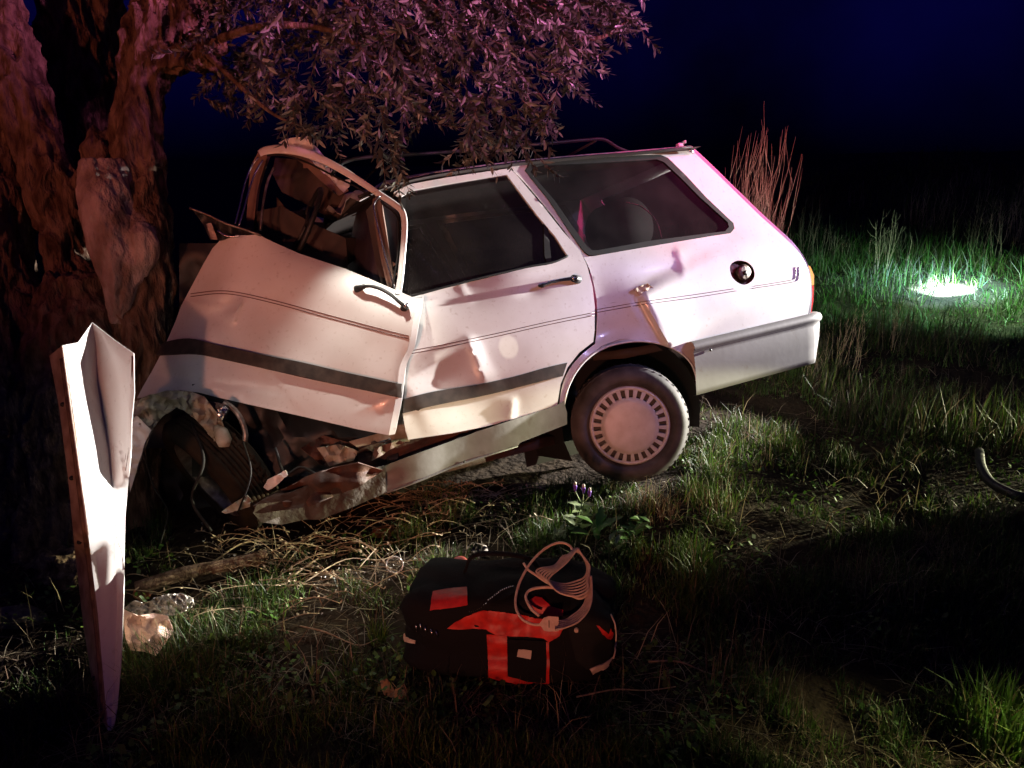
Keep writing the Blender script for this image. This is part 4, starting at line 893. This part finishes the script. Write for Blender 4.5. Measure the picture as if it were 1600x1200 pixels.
# timber pole lying at the foot of the tree
a_, b_ = G(215, 935), G(420, 885); a_.z += .04; b_.z += .05
v_, f_ = tube(crom([a_, a_.lerp(b_, .35)+Vector((0, 0, .012)), a_.lerp(b_, .7), b_], 6), [.026]*18+[.02], 10)
o = link('fallen_pole', v_, f_, M['bark']); tag(o, 'weathered pole lying on the ground from the wing towards the wreck', 'pole')
# ------------------------------------------------------------------ litter
def sheet(name, poly, d0, m, label, cat, amp=.012, fr=.12, step=5, lift=0.0, tilt=0.0, solid=.0015):
    c = np.mean(poly, 0); loc = G(*c); dd = (loc-Vector((0, 0, H))).dot(Vector((0, CP, -SP)))-d0
    o = panel(name, poly, lambda x, y: P(x, y, dd-(y-c[1])*tilt), m, None, Matrix.Translation(loc).inverted(), dent=crump(amp, fr), step=step, solid=solid); o.location = loc
    tag(o, label, cat); return o
M['pinkbag'] = mat('peach_plastic', (.72, .50, .42), .45, bump=.8, bump_scale=16, bump_dist=.03)
M['foil'] = mat('crumpled_clear_plastic', (.55, .52, .47), .25, metal=.3, spec=.8, bump=1.0, bump_scale=18, bump_dist=.03)
M['leafdry'] = mat('dry_brown_leaf', (.50, .27, .11), .7, col2=(.32, .15, .06), noise_scale=30)
M['plate'] = mat('pale_scrap', (.5, .42, .33), .6)
sheet('plastic_scrap', [(194, 952), (215, 962), (240, 958), (262, 962), (271, 985), (262, 1000), (244, 1024), (225, 1018), (204, 1016), (197, 1000), (192, 970)], .13, M['pinkbag'], 'peach coloured torn plastic sheet lying right of the wing', 'plastic scrap', .03, .10, 4, tilt=.0016)
sheet('foil_wrapping', [(194, 950), (210, 938), (228, 944), (240, 935), (262, 928), (282, 927), (301, 934), (304, 946), (290, 955), (268, 962), (240, 960), (215, 962)], .12, M['foil'], 'crumpled glossy wrapping beside the peach plastic sheet', 'wrapping', .03, .28, 3, tilt=.0016)
sheet('dry_leaf', [(594, 1064), (604, 1060), (612, 1070), (616, 1078), (612, 1090), (600, 1086), (596, 1076)], .03, M['leafdry'], 'curled brown leaf at the lower left of the bag, narrower half', 'dead leaf', .006, .25, 3, tilt=.0012)
sheet('dry_leaf', [(612, 1088), (619, 1074), (632, 1068), (636, 1080), (634, 1092), (622, 1093)], .03, M['leafdry'], 'curled brown leaf at the lower left of the bag, broader half', 'dead leaf', .006, .25, 3, tilt=.0012)
sheet('clear_scrap', [(638, 918), (646, 908), (650, 925), (662, 930), (658, 938), (642, 934)], .05, M['foil'], 'small clear plastic shard left of the black and red bag', 'plastic scrap', .02, .5, 3)
sheet('paper_scrap', [(728, 858), (738, 848), (760, 852), (764, 864), (750, 872), (732, 870)], .03, M['plate'], 'pale tuft-like paper scrap behind the bag', 'paper scrap', .02, .5, 3)
# bottle base: pale ring in the litter
c0 = G(617, 897)+Vector((0, 0, .04)); ringp = [c0+Vector((math.cos(a)*.032, math.sin(a)*.012, math.sin(a)*.028)) for a in np.linspace(0, 6.283, 25)]
v_, f_ = tube(ringp, .003, 6, False); o = link('bottle_ring', v_, f_, M['foil']); tag(o, 'clear round bottle rim in the litter left of the bag', 'bottle rim')
# ------------------------------------------------------------------ stalks: the felled dry weeds under the sill
M['stalk'] = mat('dry_stalk', (.42, .33, .20), .6, col2=(.27, .19, .11), noise_scale=20)
M['stalkpink'] = mat('red_lit_stalk', (.42, .26, .20), .7)  # red light tint put into the stalk colour
def stalk(pts, r, label, m='stalk', group='felled dry stalks under the sill', lift=.03, buds=0):
    w = []
    for i, (a, b) in enumerate(pts): q = G(a, b); q.z += lift+.015*math.sin(i*2.1); w.append(q)
    c = crom(w, 5); v, f = tube(c, list(np.linspace(r, r*.45, len(c))), 5); loc = w[0].copy(); inv = Matrix.Translation(loc).inverted()
    for _ in range(buds):
        i = R_.randrange(len(c)-1); p = Vector(c[i]); d = Vector((R_.uniform(-1, 1), R_.uniform(-.6, .6), R_.uniform(.1, 1))).normalized(); L = R_.uniform(.02, .06)
        tv, tf = tube([p, p+d*L*.6, p+d*L], [r*.5, r*.4, r*.2], 4); v, f = merge((v, f), (tv, tf)); e = p+d*L
        lv_, lf_ = leafgeo(e, d, Vector((0, -.5, 1)), R_.uniform(.010, .018), .003); v, f = merge((v, f), (lv_, lf_))
    o = link('dry_stalk', v, f, M[m], None, inv); o.location = loc; tag(o, label, 'stalk', group); return o
for pts, r, lab in [
    ([(456, 912), (512, 881), (575, 862), (640, 852), (705, 846)], .0042, 'longest dry stalk arching right across the weeds to below the sill end'),
    ([(337, 887), (387, 862), (465, 853), (525, 847)], .004, 'pale dry stalk in the tangle, reaching farthest left'),
    ([(440, 905), (475, 865), (520, 830), (560, 812)], .003, 'dry stalk rising steeply right from the middle of the tangle'),
    ([(470, 925), (540, 890), (600, 880), (640, 860)], .003, 'lower dry stalk parallel under the longest one'),
    ([(420, 922), (450, 880), (500, 830), (512, 815)], .003, 'dry stalk leaning up towards the light strip on the wreck'),
    ([(380, 830), (420, 812), (455, 850), (475, 890)], .0025, 'dark bent stalk crossing the tangle from the torn bracket'),
    ([(250, 923), (300, 905), (350, 888), (400, 868)], .003, 'long stalk lying along the fallen pole'),
    ([(560, 900), (590, 870), (596, 850)], .0025, 'short upright dry stalk beside the brick fragment'),
    ([(345, 845), (348, 870), (352, 892)], .002, 'thin upright stalk at the left of the tangle'),
    ([(1012, 1046), (1060, 1052), (1110, 1060), (1160, 1071)], .0035, 'lone brown stick lying right of the bag'),
    ([(900, 1102), (960, 1096), (1010, 1086), (1055, 1086)], .003, 'lone brown stick lying below the bag towards the bottom edge'),
    ([(470, 990), (510, 1005), (560, 1015), (590, 1010)], .003, 'curved stick lying alone left of the bag')]:
    stalk(pts, r, lab, buds=6 if r < .0045 and pts[0][1] < 950 else 0)
# finer tangle
V2 = []; F2 = []
for i in range(230):
    cx_, cy_ = R_.choice([(430, 880, ), (520, 860), (480, 900), (640, 800), (700, 790), (760, 800), (330, 960)]); px, py = R_.gauss(cx_, 50), R_.gauss(cy_, 22)
    p = G(px, max(py, 780)); az = R_.uniform(-.6, .6)+R_.choice([0, math.pi]); L = R_.uniform(.08, .26); up = R_.uniform(.05, .5)
    d = Vector((math.cos(az), math.sin(az), 0)); c = crom([p+Vector((0, 0, .005)), p+d*L*.4+Vector((0, 0, L*up*.7)), p+d*L*.8+Vector((0, 0, L*up)), p+d*L*1.1+Vector((0, 0, L*up*.8))], 3)
    a, b = tube(c, .0017, 4); base = len(V2); V2 += a; F2 += [tuple(q+base for q in k_) for k_ in b]
    for _ in range(4):
        e = Vector(c[R_.randrange(3, len(c))]); a, b = leafgeo(e, Vector((R_.uniform(-1, 1), R_.uniform(-1, 1), R_.uniform(0, 1))), Vector((.2, -.5, 1)), R_.uniform(.010, .02), .003); base = len(V2); V2 += a; F2 += [tuple(q+base for q in k_) for k_ in b]
o = link('stalk_tangle', [tuple(q) for q in V2], F2, M['stalk']); tag(o, 'fine tangle of dead twigs and seed husks under the sill', 'twigs', kind='stuff')
# dry shrub behind the tail, reddened in colour for the red light, and other weeds
def brush(name, px, py, dist, h, n, spread, m, label, cat, r=.0028, group=None, seed=1, tipspread=.5):
    R = random.Random(seed); base = V(px, py, dist); base.z = float(hgt(base.x, base.y)); v, f = [], []
    for i in range(n):
        a = R.uniform(0, 6.283); s = R.uniform(0, spread); p = base+Vector((math.cos(a)*s*.4, math.sin(a)*s*.4, 0)); hh_ = h*R.uniform(.55, 1)
        sp_ = s*(.25 if name == 'dry_shrub' else 1.0); d = Vector((math.cos(a)*sp_+R.gauss(0, .03), math.sin(a)*sp_, 1)).normalized(); pts = [p]
        for k in range(7):
            d = (d+Vector((R.gauss(0, .09)-(pts[-1].x-base.x)*.35, R.gauss(0, .09)-(pts[-1].y-base.y)*.35, .12))).normalized(); pts.append(pts[-1]+d*hh_/7)
        a_, b_ = tube(pts, [r*(1-.11*k) for k in range(8)], 4); v, f = merge((v, f), (a_, b_)) if len(v) < 3000 else (v+[tuple(q) for q in a_], f+[tuple(q+len(v) for q in k_) for k_ in b_])
        for k in range(2, 7):
            if R.random() < .8:
                dd = (d+Vector((R.gauss(0, tipspread), R.gauss(0, tipspread), .2))).normalized(); L = hh_*R.uniform(.08, .22)
                a_, b_ = tube([pts[k], pts[k]+dd*L*.5, pts[k]+(dd+Vector((0, 0, .3)))*L], [r*.5, r*.4, r*.2], 3); b0 = len(v); v += [tuple(q) for q in a_]; f += [tuple(q+b0 for q in k_) for k_ in b_]
    o = link(name, v, f, M[m], None, Matrix.Translation(base).inverted()); o.location = base; tag(o, label, cat, group); return o
brush('dry_shrub', 1172, 440, 5.6, 1.72, 85, .07, 'stalkpink', 'tall dry red-lit shrub with upright stems behind the tail', 'shrub', r=.0036, seed=3, tipspread=.30)
for i, (px, py, d, h_, n_, lab) in enumerate([(1320, 520, 5.4, .5, 16, 'dry weed with bent straws just behind the rear bumper'), (1400, 500, 6.0, .45, 12, 'dry weed left of the torch-lit patch of grass'), (1510, 430, 8.5, .75, 12, 'thin dry weed standing above the torch-lit patch'), (1575, 420, 8.6, .75, 9, 'thin dry weed at the right edge above the torch-lit patch'), (1275, 480, 5.2, .35, 12, 'low dry weed poking out beside the tail light')]):
    brush('dry_weed', px, py, d, h_, n_, .35, 'stalk', lab, 'weed', r=.0028, seed=20+i, group='dry weeds behind the tail', tipspread=.7)
SKY = 'first second third fourth fifth sixth seventh eighth ninth tenth eleventh twelfth thirteenth fourteenth fifteenth sixteenth seventeenth eighteenth nineteenth twentieth'.split()
for i in range(20):
    R = random.Random(70+i); px = 1215+i*21+R.uniform(-5, 5); dist = R.uniform(8, 11.5)
    brush('scrub_weed', px, 400, dist, R.uniform(.3, .8), 9, .5, 'stalkpink', 'wispy dead weed on the bank skyline, '+SKY[i]+' from the left', 'weed', r=.0030, seed=70+i, group='dead weeds along the skyline of the bank', tipspread=.8)
def tuft(px, py, n, h_, w_, spread, label, seed, straw=.2, name='grass_tuft', lean=.45, wd=None):
    R = np.random.default_rng(seed); c = G(px, py); a = R.uniform(0, 6.283, n); s = spread*np.sqrt(R.uniform(0, 1, n)); x = c.x+np.cos(a)*s; y = c.y+np.sin(a)*s
    col = GREENS[R.integers(0, 5, n)]*1.5; dr = R.random(n) < straw; col[dr] = STRAWS[R.integers(0, 5, dr.sum())]
    o = blades(name, x-c.x, y-c.y, hgt(x, y)-c.z-.005, h_*R.uniform(.5, 1, n), np.full(n, w_), col, lean); o.location = c; tag(o, label, 'grass tuft', 'grass tufts that stand out'); return o
tuft(1560, 1150, 320, .22, .0034, .13, 'tall lush bright green grass tuft in the lower right corner', 1, .05)
tuft(1370, 930, 260, .22, .0016, .16, 'reddish thin grass tuft in the dark field between bag and right edge', 2, .7)
tuft(1480, 860, 130, .12, .0016, .10, 'low heap of orange-brown dead grass near the right', 3, 1., lean=1.2)
tuft(1110, 790, 220, .14, .0022, .12, 'bright grass tuft right of the rear wheel', 4, .25)
tuft(1020, 800, 200, .13, .0018, .12, 'straw-coloured tuft directly under the rear wheel', 5, .8)
tuft(590, 1000, 60, .10, .0024, .03, 'tiny bright green tuft left of the bag', 6, 0.)
tuft(860, 845, 260, .09, .0024, .14, 'bright short green tuft behind the coiled cord', 7, .05)
tuft(700, 795, 240, .12, .0022, .16, 'mixed grass tuft under the middle of the sill', 8, .35)
tuft(430, 940, 200, .08, .0022, .12, 'small bright tuft below the tangle of stalks', 9, .1)
tuft(1540, 790+20, 150, .13, .0026, .10, 'yellow-green tuft near the dark hose', 10, .3)
tuft(1180, 1090, 80, .3, .0014, .15, 'sparse tall thin grass right of the lone stick', 11, .7, lean=.3)
# flowering weed and leafy weeds behind the cord
M['weedleaf'] = mat('downy_weed_leaf', (.17, .24, .09), .6, col2=(.30, .36, .20), noise_scale=30)
M['purple'] = mat('purple_petal', (.16, .06, .42), .5); M['cream'] = mat('cream_bud', (.6, .55, .45), .5); M['darkweed'] = mat('green_weed_leaf', (.05, .13, .03), .45, col2=(.08, .17, .04), noise_scale=20)
def bigleaf(p, d, n_, L, w, m, parent, inv, curl=.3):
    d = Vector(d).normalized(); s = d.cross(Vector(n_)).normalized(); nn = s.cross(d); v = []; f = []; K_ = 7
    for i in range(K_):
        t = i/(K_-1); ww = w*math.sin(math.pi*min(1, t*.93+.07))**.7*(1+.18*math.sin(i*2.6)); c = Vector(p)+d*L*t-nn*curl*L*t*t
        v += [c-s*ww+nn*ww*.35, c, c+s*ww+nn*ww*.35]
    for i in range(K_-1): f += [(i*3, i*3+1, (i+1)*3+1, (i+1)*3), (i*3+1, i*3+2, (i+1)*3+2, (i+1)*3+1)]
    return link('leaf', [tuple(q) for q in v], f, m, parent, inv)
bw = G(898, 842); fw_ = empty('flowering_weed', bw, 'pale downy weed with purple flowers under the rear wheel', 'weed'); FI = Matrix.Translation(bw).inverted()
top = bw+Vector((.03, .0, .17)); v_, f_ = tube([bw, bw+Vector((.005, 0, .08)), top], .0035, 6); link('stem', v_, f_, M['weedleaf'], fw_, FI)
Rr_ = random.Random(3)
for i in range(11):
    a = i*2.4; t = .25+.75*i/11; p = bw.lerp(top, t); bigleaf(p, (math.cos(a)*.8, math.sin(a)*.5-.2, .75-.3*t), (0, -.3, 1), .06+.02*Rr_.random(), .012, M['weedleaf'], fw_, FI)
for i, (dx, dz) in enumerate(((-.035, .075), (.0, .065), (.025, .05))):
    e = top+Vector((dx, -.01, dz)); v_, f_ = tube([top+Vector((dx*.3, 0, 0)), e-Vector((0, 0, .02))], .002, 5); link('flower_stem', v_, f_, M['weedleaf'], fw_, FI)
    v_, f_ = tube([e-Vector((0, 0, .022)), e, e+Vector((0, 0, .006))], [.004, .009, .006], 8); fl = link('flower', v_, f_, M['purple'], fw_, FI)
    v_, f_ = tube([e+Vector((0, 0, .006)), e+Vector((0, 0, .016)), e+Vector((0, 0, .019))], [.006, .006, .002], 8); link('petal_tip', v_, f_, M['cream'], fl, FI)
for (px, py, nl, L, w, lab, sd_, mt) in ((925, 850, 7, .12, .017, 'broad-leaved green weed beside the flowering one', 5, 'darkweed'), (985, 850, 16, .06, .011, 'leafy green weed in front of the rear tyre', 6, 'darkweed'), (960, 862, 12, .05, .010, 'small-leaved weed between cord and tyre', 7, 'weedleaf'), (870, 855, 12, .045, .008, 'low rosette weed just above the coiled cord', 8, 'weedleaf'), (1005, 835, 14, .05, .009, 'leafy weed below the right side of the rear tyre', 9, 'darkweed')):
    c = G(px, py); e_ = empty('weed', c, lab, 'weed', 'leafy weeds behind the bag'); inv = Matrix.Translation(c).inverted(); R = random.Random(sd_)
    for i in range(nl):
        a = R.uniform(0, 6.28); bigleaf(c+Vector((R.uniform(-.03, .03), R.uniform(-.03, .03), R.uniform(0, .07))), (math.cos(a), math.sin(a), R.uniform(.5, 1.6)), (0, -.3, 1), L*R.uniform(.7, 1.1), w, M[mt], e_, inv)
# dark hose at the right edge
pts = [G(1527, 722)+Vector((0, 0, .06)), G(1531, 745)+Vector((0, 0, .05)), G(1545, 765)+Vector((0, 0, .04)), G(1570, 780)+Vector((0, 0, .04)), G(1600, 790)+Vector((0, 0, .04)), G(1680, 795)+Vector((0, 0, .04)), G(1750, 760)+Vector((0, 0, .04))]
v_, f_ = tube(crom(pts, 6), .022, 10); o = link('hose', v_, f_, M['black']); tag(o, 'dark rubber hose curving in at the right edge', 'hose')

# ------------------------------------------------------------------ the rescue bag with the coiled cord
M['bagblack'] = mat('black_nylon', (.005, .005, .006), .85, bump=.25, bump_scale=120, spec=.2)
M['bagred'] = mat('red_nylon', (.62, .028, .02), .5, col2=(.38, .015, .014), noise_scale=30, bump=.35, bump_scale=26)
M['reflect'] = mat('beige_reflective_tape', (.62, .50, .38), .5); M['label'] = mat('off_white_label', (.55, .47, .38), .6)
M['cord'] = mat('beige_cord', (.66, .50, .38), .6, col2=(.52, .38, .27), noise_scale=60)
bl = G(800, 1084); bl.y += .19; bl.z = float(hgt(bl.x, bl.y))
bag = empty('rescue_bag', bl, 'black and red rescue bag with reflective tape lying in the grass', 'bag'); BI = Matrix.Translation(bl).inverted()
yaw = math.radians(-9); bx_ = Vector((math.cos(yaw), math.sin(yaw), 0)); by_ = Vector((-math.sin(yaw), math.cos(yaw), 0)); bz_ = Vector((0, 0, 1))
bm = bmesh.new(); bmesh.ops.create_cube(bm, size=2); bmesh.ops.subdivide_edges(bm, edges=bm.edges[:], cuts=14, use_grid_fill=True); vs = []
for q in bm.verts:
    p = q.co; r = (abs(p.x)**9+abs(p.y)**6+abs(p.z)**6)**(1/6.5); r = max(r, 1e-6); p = p/r if r > 0 else p
    bul = 1+.11*noise.noise(Vector((p.x*2.4, p.y*2, p.z*2+4)))+.03*noise.noise(Vector((p.x*7, p.y*6, p.z*6)))
    w = bl+bx_*p.x*.325*bul+by_*p.y*(.175-.02*p.z)*bul+bz_*(.145+p.z*(.135-.02*p.x*p.x)*bul+.012*math.sin(p.x*4)*max(p.z, 0))
    vs.append(w)
bm.verts.index_update(); bf_ = [tuple(v.index for v in q.verts) for q in bm.faces]; bm.free()
from mathutils.bvhtree import BVHTree
bvh = BVHTree.FromPolygons([tuple(v) for v in vs], bf_)
link('bag_body', vs, bf_, M['bagblack'], bag, BI)
def onbag(off):
    def s(px, py):
        out = []
        for a, b in zip(np.atleast_1d(px), np.atleast_1d(py)):
            r = Vector(rays(a, b)).normalized(); h_, n_, i_, d_ = bvh.ray_cast(Vector((0, 0, H)), r)
            if h_ is None:
                q = V(a, b, 2.45); h_, n_, i_, d_ = bvh.find_nearest(q)
            out.append(tuple(h_+n_*off))
        return np.array(out)
    return s
def bpanel(name, poly, m, off=.004, step=4, parent=bag, solid=.003, dent=None): return panel(name, poly, onbag(off), m, parent, BI, step=step, solid=solid, dent=dent, off=0)
C_ = lambda L: [(600+a/4, 830+b/4) for a, b in L]
bpanel('red_yoke', C_([(395, 605), (450, 560), (560, 512), (620, 492), (700, 498), (800, 512), (880, 522), (960, 545), (1110, 560), (1118, 610), (1100, 650), (1030, 690), (1000, 665), (900, 655), (800, 655), (700, 645), (640, 612), (560, 605), (470, 612)]), M['bagred'], dent=lambda x, y: .004*np.sin(x*.15))
bpanel('pocket_flap', C_([(645, 640), (770, 650), (772, 760), (775, 900), (900, 935), (1012, 945), (1018, 800), (1014, 690), (1032, 690), (1036, 830), (1030, 975), (900, 965), (760, 935), (655, 905), (650, 760)]), M['bagred'], dent=lambda x, y: .003*np.sin(y*.2))
bpanel('window_pocket', C_([(775, 670), (1012, 680), (1016, 800), (1010, 940), (900, 932), (780, 900)]), M['bagblack'], .006)
bpanel('paper_label', C_([(842, 722), (928, 736), (924, 792), (836, 776)]), M['label'], .011, solid=.001)
bpanel('red_patch', C_([(305, 385), (400, 368), (520, 358), (526, 460), (440, 478), (290, 495)]), M['bagred'], .005)
bpanel('red_patch', C_([(905, 440), (945, 415), (985, 425), (1040, 470), (1120, 497), (1118, 530), (1040, 530), (960, 520)]), M['bagred'], .005)
bpanel('top_flap', C_([(540, 350), (640, 330), (820, 345), (860, 380), (820, 400), (760, 430), (640, 470), (545, 490)]), M['bagblack'], .008)
for k in range(22):
    t = k/21; x_, y_ = C_([(540+t*265, 492-t*122+12*math.sin(t*6))])[0]; q = Vector(onbag(.012)(x_, y_)[0]); link('zip_tooth', *box(q, bx_*.0015, by_*.003, bz_*.0012), M['chrome'], bag, BI, smooth=False)
for k, (x_, y_) in enumerate(C_([(235, 590), (262, 610), (300, 625), (330, 635), (210, 600)])):
    a, b = onbag(.008)(np.array([x_, x_+2]), np.array([y_-5, y_+6])); v_, f_ = tube([a, b], .0022, 5); link('strap_loop', v_, f_, M['chrome'], bag, BI)
bpanel('side_panel_ribbing', C_([(1180, 330), (1320, 380), (1400, 520), (1420, 700), (1400, 800), (1270, 860), (1200, 800), (1150, 600)]), mat('dark_grey_nylon', (.010, .011, .010), .8, spec=.2), .005)
bpanel('reflective_tape', C_([(1285, 852), (1350, 825), (1412, 785), (1424, 812), (1360, 858), (1296, 882)]), M['reflect'], .008)
c_ = crom(C_([(1412, 530), (1432, 580), (1440, 650), (1434, 740), (1420, 800)]), 5); v_, f_ = tube(onbag(.006)(c_[:, 0], c_[:, 1]), .0028, 6); link('reflective_piping', v_, f_, M['reflect'], bag, BI)
bpanel('red_chevron', C_([(1325, 585), (1345, 590), (1400, 635), (1412, 600), (1420, 640), (1406, 672), (1370, 640)]), M['bagred'], .008, 2)
bpanel('reflective_tape', C_([(95, 640), (130, 655), (205, 680), (200, 706), (140, 690), (100, 665)]), M['reflect'], .006, 3)
q = Vector(onbag(.0)(*C_([(1203, 610)])[0])[0]); v_, f_ = tube([q, q-by_*.012], [.008, .006], 10); link('buckle_stud', v_, f_, M['reflect'], bag, BI)
# carrying handle and knob behind
hb_ = [bl+bx_*a+by_*.02+bz_*b for a, b in ((-.16, .27), (-.13, .33), (-.03, .345), (.06, .33), (.10, .27))]
v_, f_ = tube(crom(hb_, 5), .011, 8, flat=.5); link('carry_handle', v_, f_, M['bagblack'], bag, BI)
kp = V(719, 877, 2.74); v_, f_ = tube([kp+Vector((0, .03, -.06)), kp], .018, 10); link('knob_stem', v_, f_, M['bagblack'], bag, BI)
v_, f_ = tube([kp, kp+Vector((0, -.016, .006))], [.027, .024], 18, flat=.7); link('red_knob', v_, f_, mat('faded_red_knob', (.5, .10, .10), .5), bag, BI)
# cord
_ys = np.arange(870, 1010, 6.); _ds = []
for yy_ in _ys:
    m_ = 9.
    for xx_ in (830, 860, 890):
        h_ = bvh.ray_cast(Vector((0, 0, H)), Vector(rays(xx_, yy_)).normalized())[0]
        if h_ is not None: m_ = min(m_, (h_-Vector((0, 0, H))).dot(Vector((0, CP, -SP))))
    _ds.append(m_)
_ds = np.array(_ds); _ok = _ds < 8; _sl = np.polyfit(_ys[_ok], _ds[_ok], 1)
_of = float(np.min(_ds[_ok]-np.polyval(_sl, _ys[_ok])))
def cd(y): return np.polyval(_sl, np.asarray(y, float))+_of-.012
cordo = empty('coiled_cord', V(*C_([(1035, 580)])[0], float(cd(975))), 'beige coiled cord with a flat plug lying on the right of the bag', 'cord'); QI = Matrix.Translation(cordo.location).inverted()
def cordpath(L, r=.0036, dz=0, nm='cord_loop'):
    c = crom(C_(L), 7); w = P(c[:, 0], c[:, 1], cd(c[:, 1])-dz); v_, f_ = tube(w, r, 7); return link(nm, v_, f_, M['cord'], cordo, QI)
cordpath([(1178, 125), (1165, 95), (1120, 73), (1060, 80), (985, 125), (915, 200), (862, 290), (838, 350), (822, 430), (832, 500), (870, 555), (930, 582), (980, 585)], .0042)
cordpath([(970, 528), (925, 490), (895, 440), (888, 400), (910, 370), (960, 355), (1050, 352), (1120, 375), (1180, 405), (1225, 420), (1262, 400), (1270, 370)], .0046, .01)
for k in range(6):
    s = (k-2.5)*2.1
    cordpath([(1180+s*6, 128-s*4), (1130+s*3, 175+s*3), (1080+s*3, 225+s*2), (1010+s*7, 255+s*4), (992+s*7, 285+s*5), (1045+s*5, 335+s*6), (1120, 362+s*6), (1200, 360+s*9), (1262+s*2, 330+s*8), (1286-abs(s)*3, 270+s*6), (1270+s*3, 200+s*4), (1225+s*4, 135+s*5), (1180+s*6, 128-s*4)], .0031, .006*k)
for k in range(5):
    s = (k-2)*1.9
    cordpath([(1283+s*3, 280), (1284+s*4, 360), (1276+s*5, 440), (1245+s*6, 500+s*2), (1190+s*5, 550+s*5), (1130, 580+s*6), (1070, 590+s*7)], .0031, .005*k)
cordpath([(872, 200), (900, 240), (950, 275), (1000, 310), (1060, 345), (1110, 360)], .0038, .0)
a = P(*C_([(1040, 580)])[0], cd(975)-.012); r_ = Vector(rays(860, 975)).normalized(); ux = Vector((1, 0, 0)); uy = r_.cross(ux).normalized()
pl = [(-.030, 0), (-.018, .016), (-.004, .019), (.022, .018), (.022, -.018), (-.004, -.020), (-.018, -.016)]
vv = [Vector(a)+ux*p_+uy*q_-r_*.006 for p_, q_ in pl]+[Vector(a)+ux*p_+uy*q_+r_*.006 for p_, q_ in pl]; n7 = 7
ff_ = [tuple(range(7)), tuple(range(7, 14))[::-1]]+[(i, (i+1) % 7, 7+(i+1) % 7, 7+i) for i in range(7)]
link('plug', vv, ff_, M['cord'], cordo, QI, smooth=False, bevel=.002)
link('plug_slot', *box(Vector(a)-r_*.0065-ux*.004, ux*.0012, uy*.010, r_*.001), M['black'], cordo, QI, smooth=False)
link('plug_edge', *box(Vector(a)-r_*.0065+ux*.0165, ux*.0012, uy*.016, r_*.001), M['reflect'], cordo, QI, smooth=False)

# loose cables, hoses and broken glass at the torn nose
for k, pts in enumerate(([(222, 700, 2.98), (240, 760, 2.95), (262, 800, 2.95), (250, 850, 2.93)], [(300, 660, 3.0), (318, 720, 2.9), (300, 780, 2.9), (330, 830, 2.9)], [(380, 690, 2.95), (392, 740, 2.85), (372, 800, 2.85)], [(430, 700, 3.0), (445, 740, 2.95), (470, 730, 2.98), (500, 745, 2.95)])):
    cpart('torn_cable', tube(crom([tuple(V(*t_)) for t_ in pts], 6), .006 if k % 2 else .0035, 6), M['rubber'])
V2 = []; F2 = []
for i in range(420):
    px, py = R_.gauss(R_.choice([330, 520, 640]), 70), R_.gauss(870, 40)
    if py < 800: continue
    p = G(px, py)+Vector((0, 0, R_.uniform(.01, .03))); s = R_.uniform(.003, .008); b = len(V2)
    V2 += [p+Vector((R_.uniform(-s, s), R_.uniform(-s, s), R_.uniform(-s, s)*.6)) for _ in range(4)]; F2 += [(b, b+1, b+2), (b, b+2, b+3), (b, b+1, b+3), (b+1, b+2, b+3)]
o = link('glass_crumbs', [tuple(t_) for t_ in V2], F2, M['foil'], smooth=False); tag(o, 'crumbs of broken glass scattered in front of the wreck', 'broken glass', kind='stuff')

# unseen tussocks added past the right edge to break the low light into streaks
for i, (x_, y_, s_) in enumerate([(5.9, 4.35, .42), (5.6, 4.72, .34), (5.2, 4.25, .30), (6.2, 4.62, .30), (5.0, 4.62, .24), (4.7, 4.02, .26), (6.3, 4.9, .36), (4.4, 4.45, .20)]):
    R = np.random.default_rng(400+i); n = 420; an = R.uniform(0, 6.283, n); ss = .09*np.sqrt(R.uniform(0, 1, n)); x = x_+np.cos(an)*ss; y = y_+np.sin(an)*ss
    o = blades('streak_tussock', x-x_, y-y_, hgt(x, y)-float(hgt(x_, y_)), s_*R.uniform(.4, 1, n), np.full(n, .0035), GREENS[R.integers(0, 5, n)], .28); o.location = (x_, y_, float(hgt(x_, y_))-.005)
    tag(o, 'unseen grass tussock added to break the low light, '+SKY[i]+' of the row from the hand torch', 'tussock', 'unseen tussocks added to break the low light')
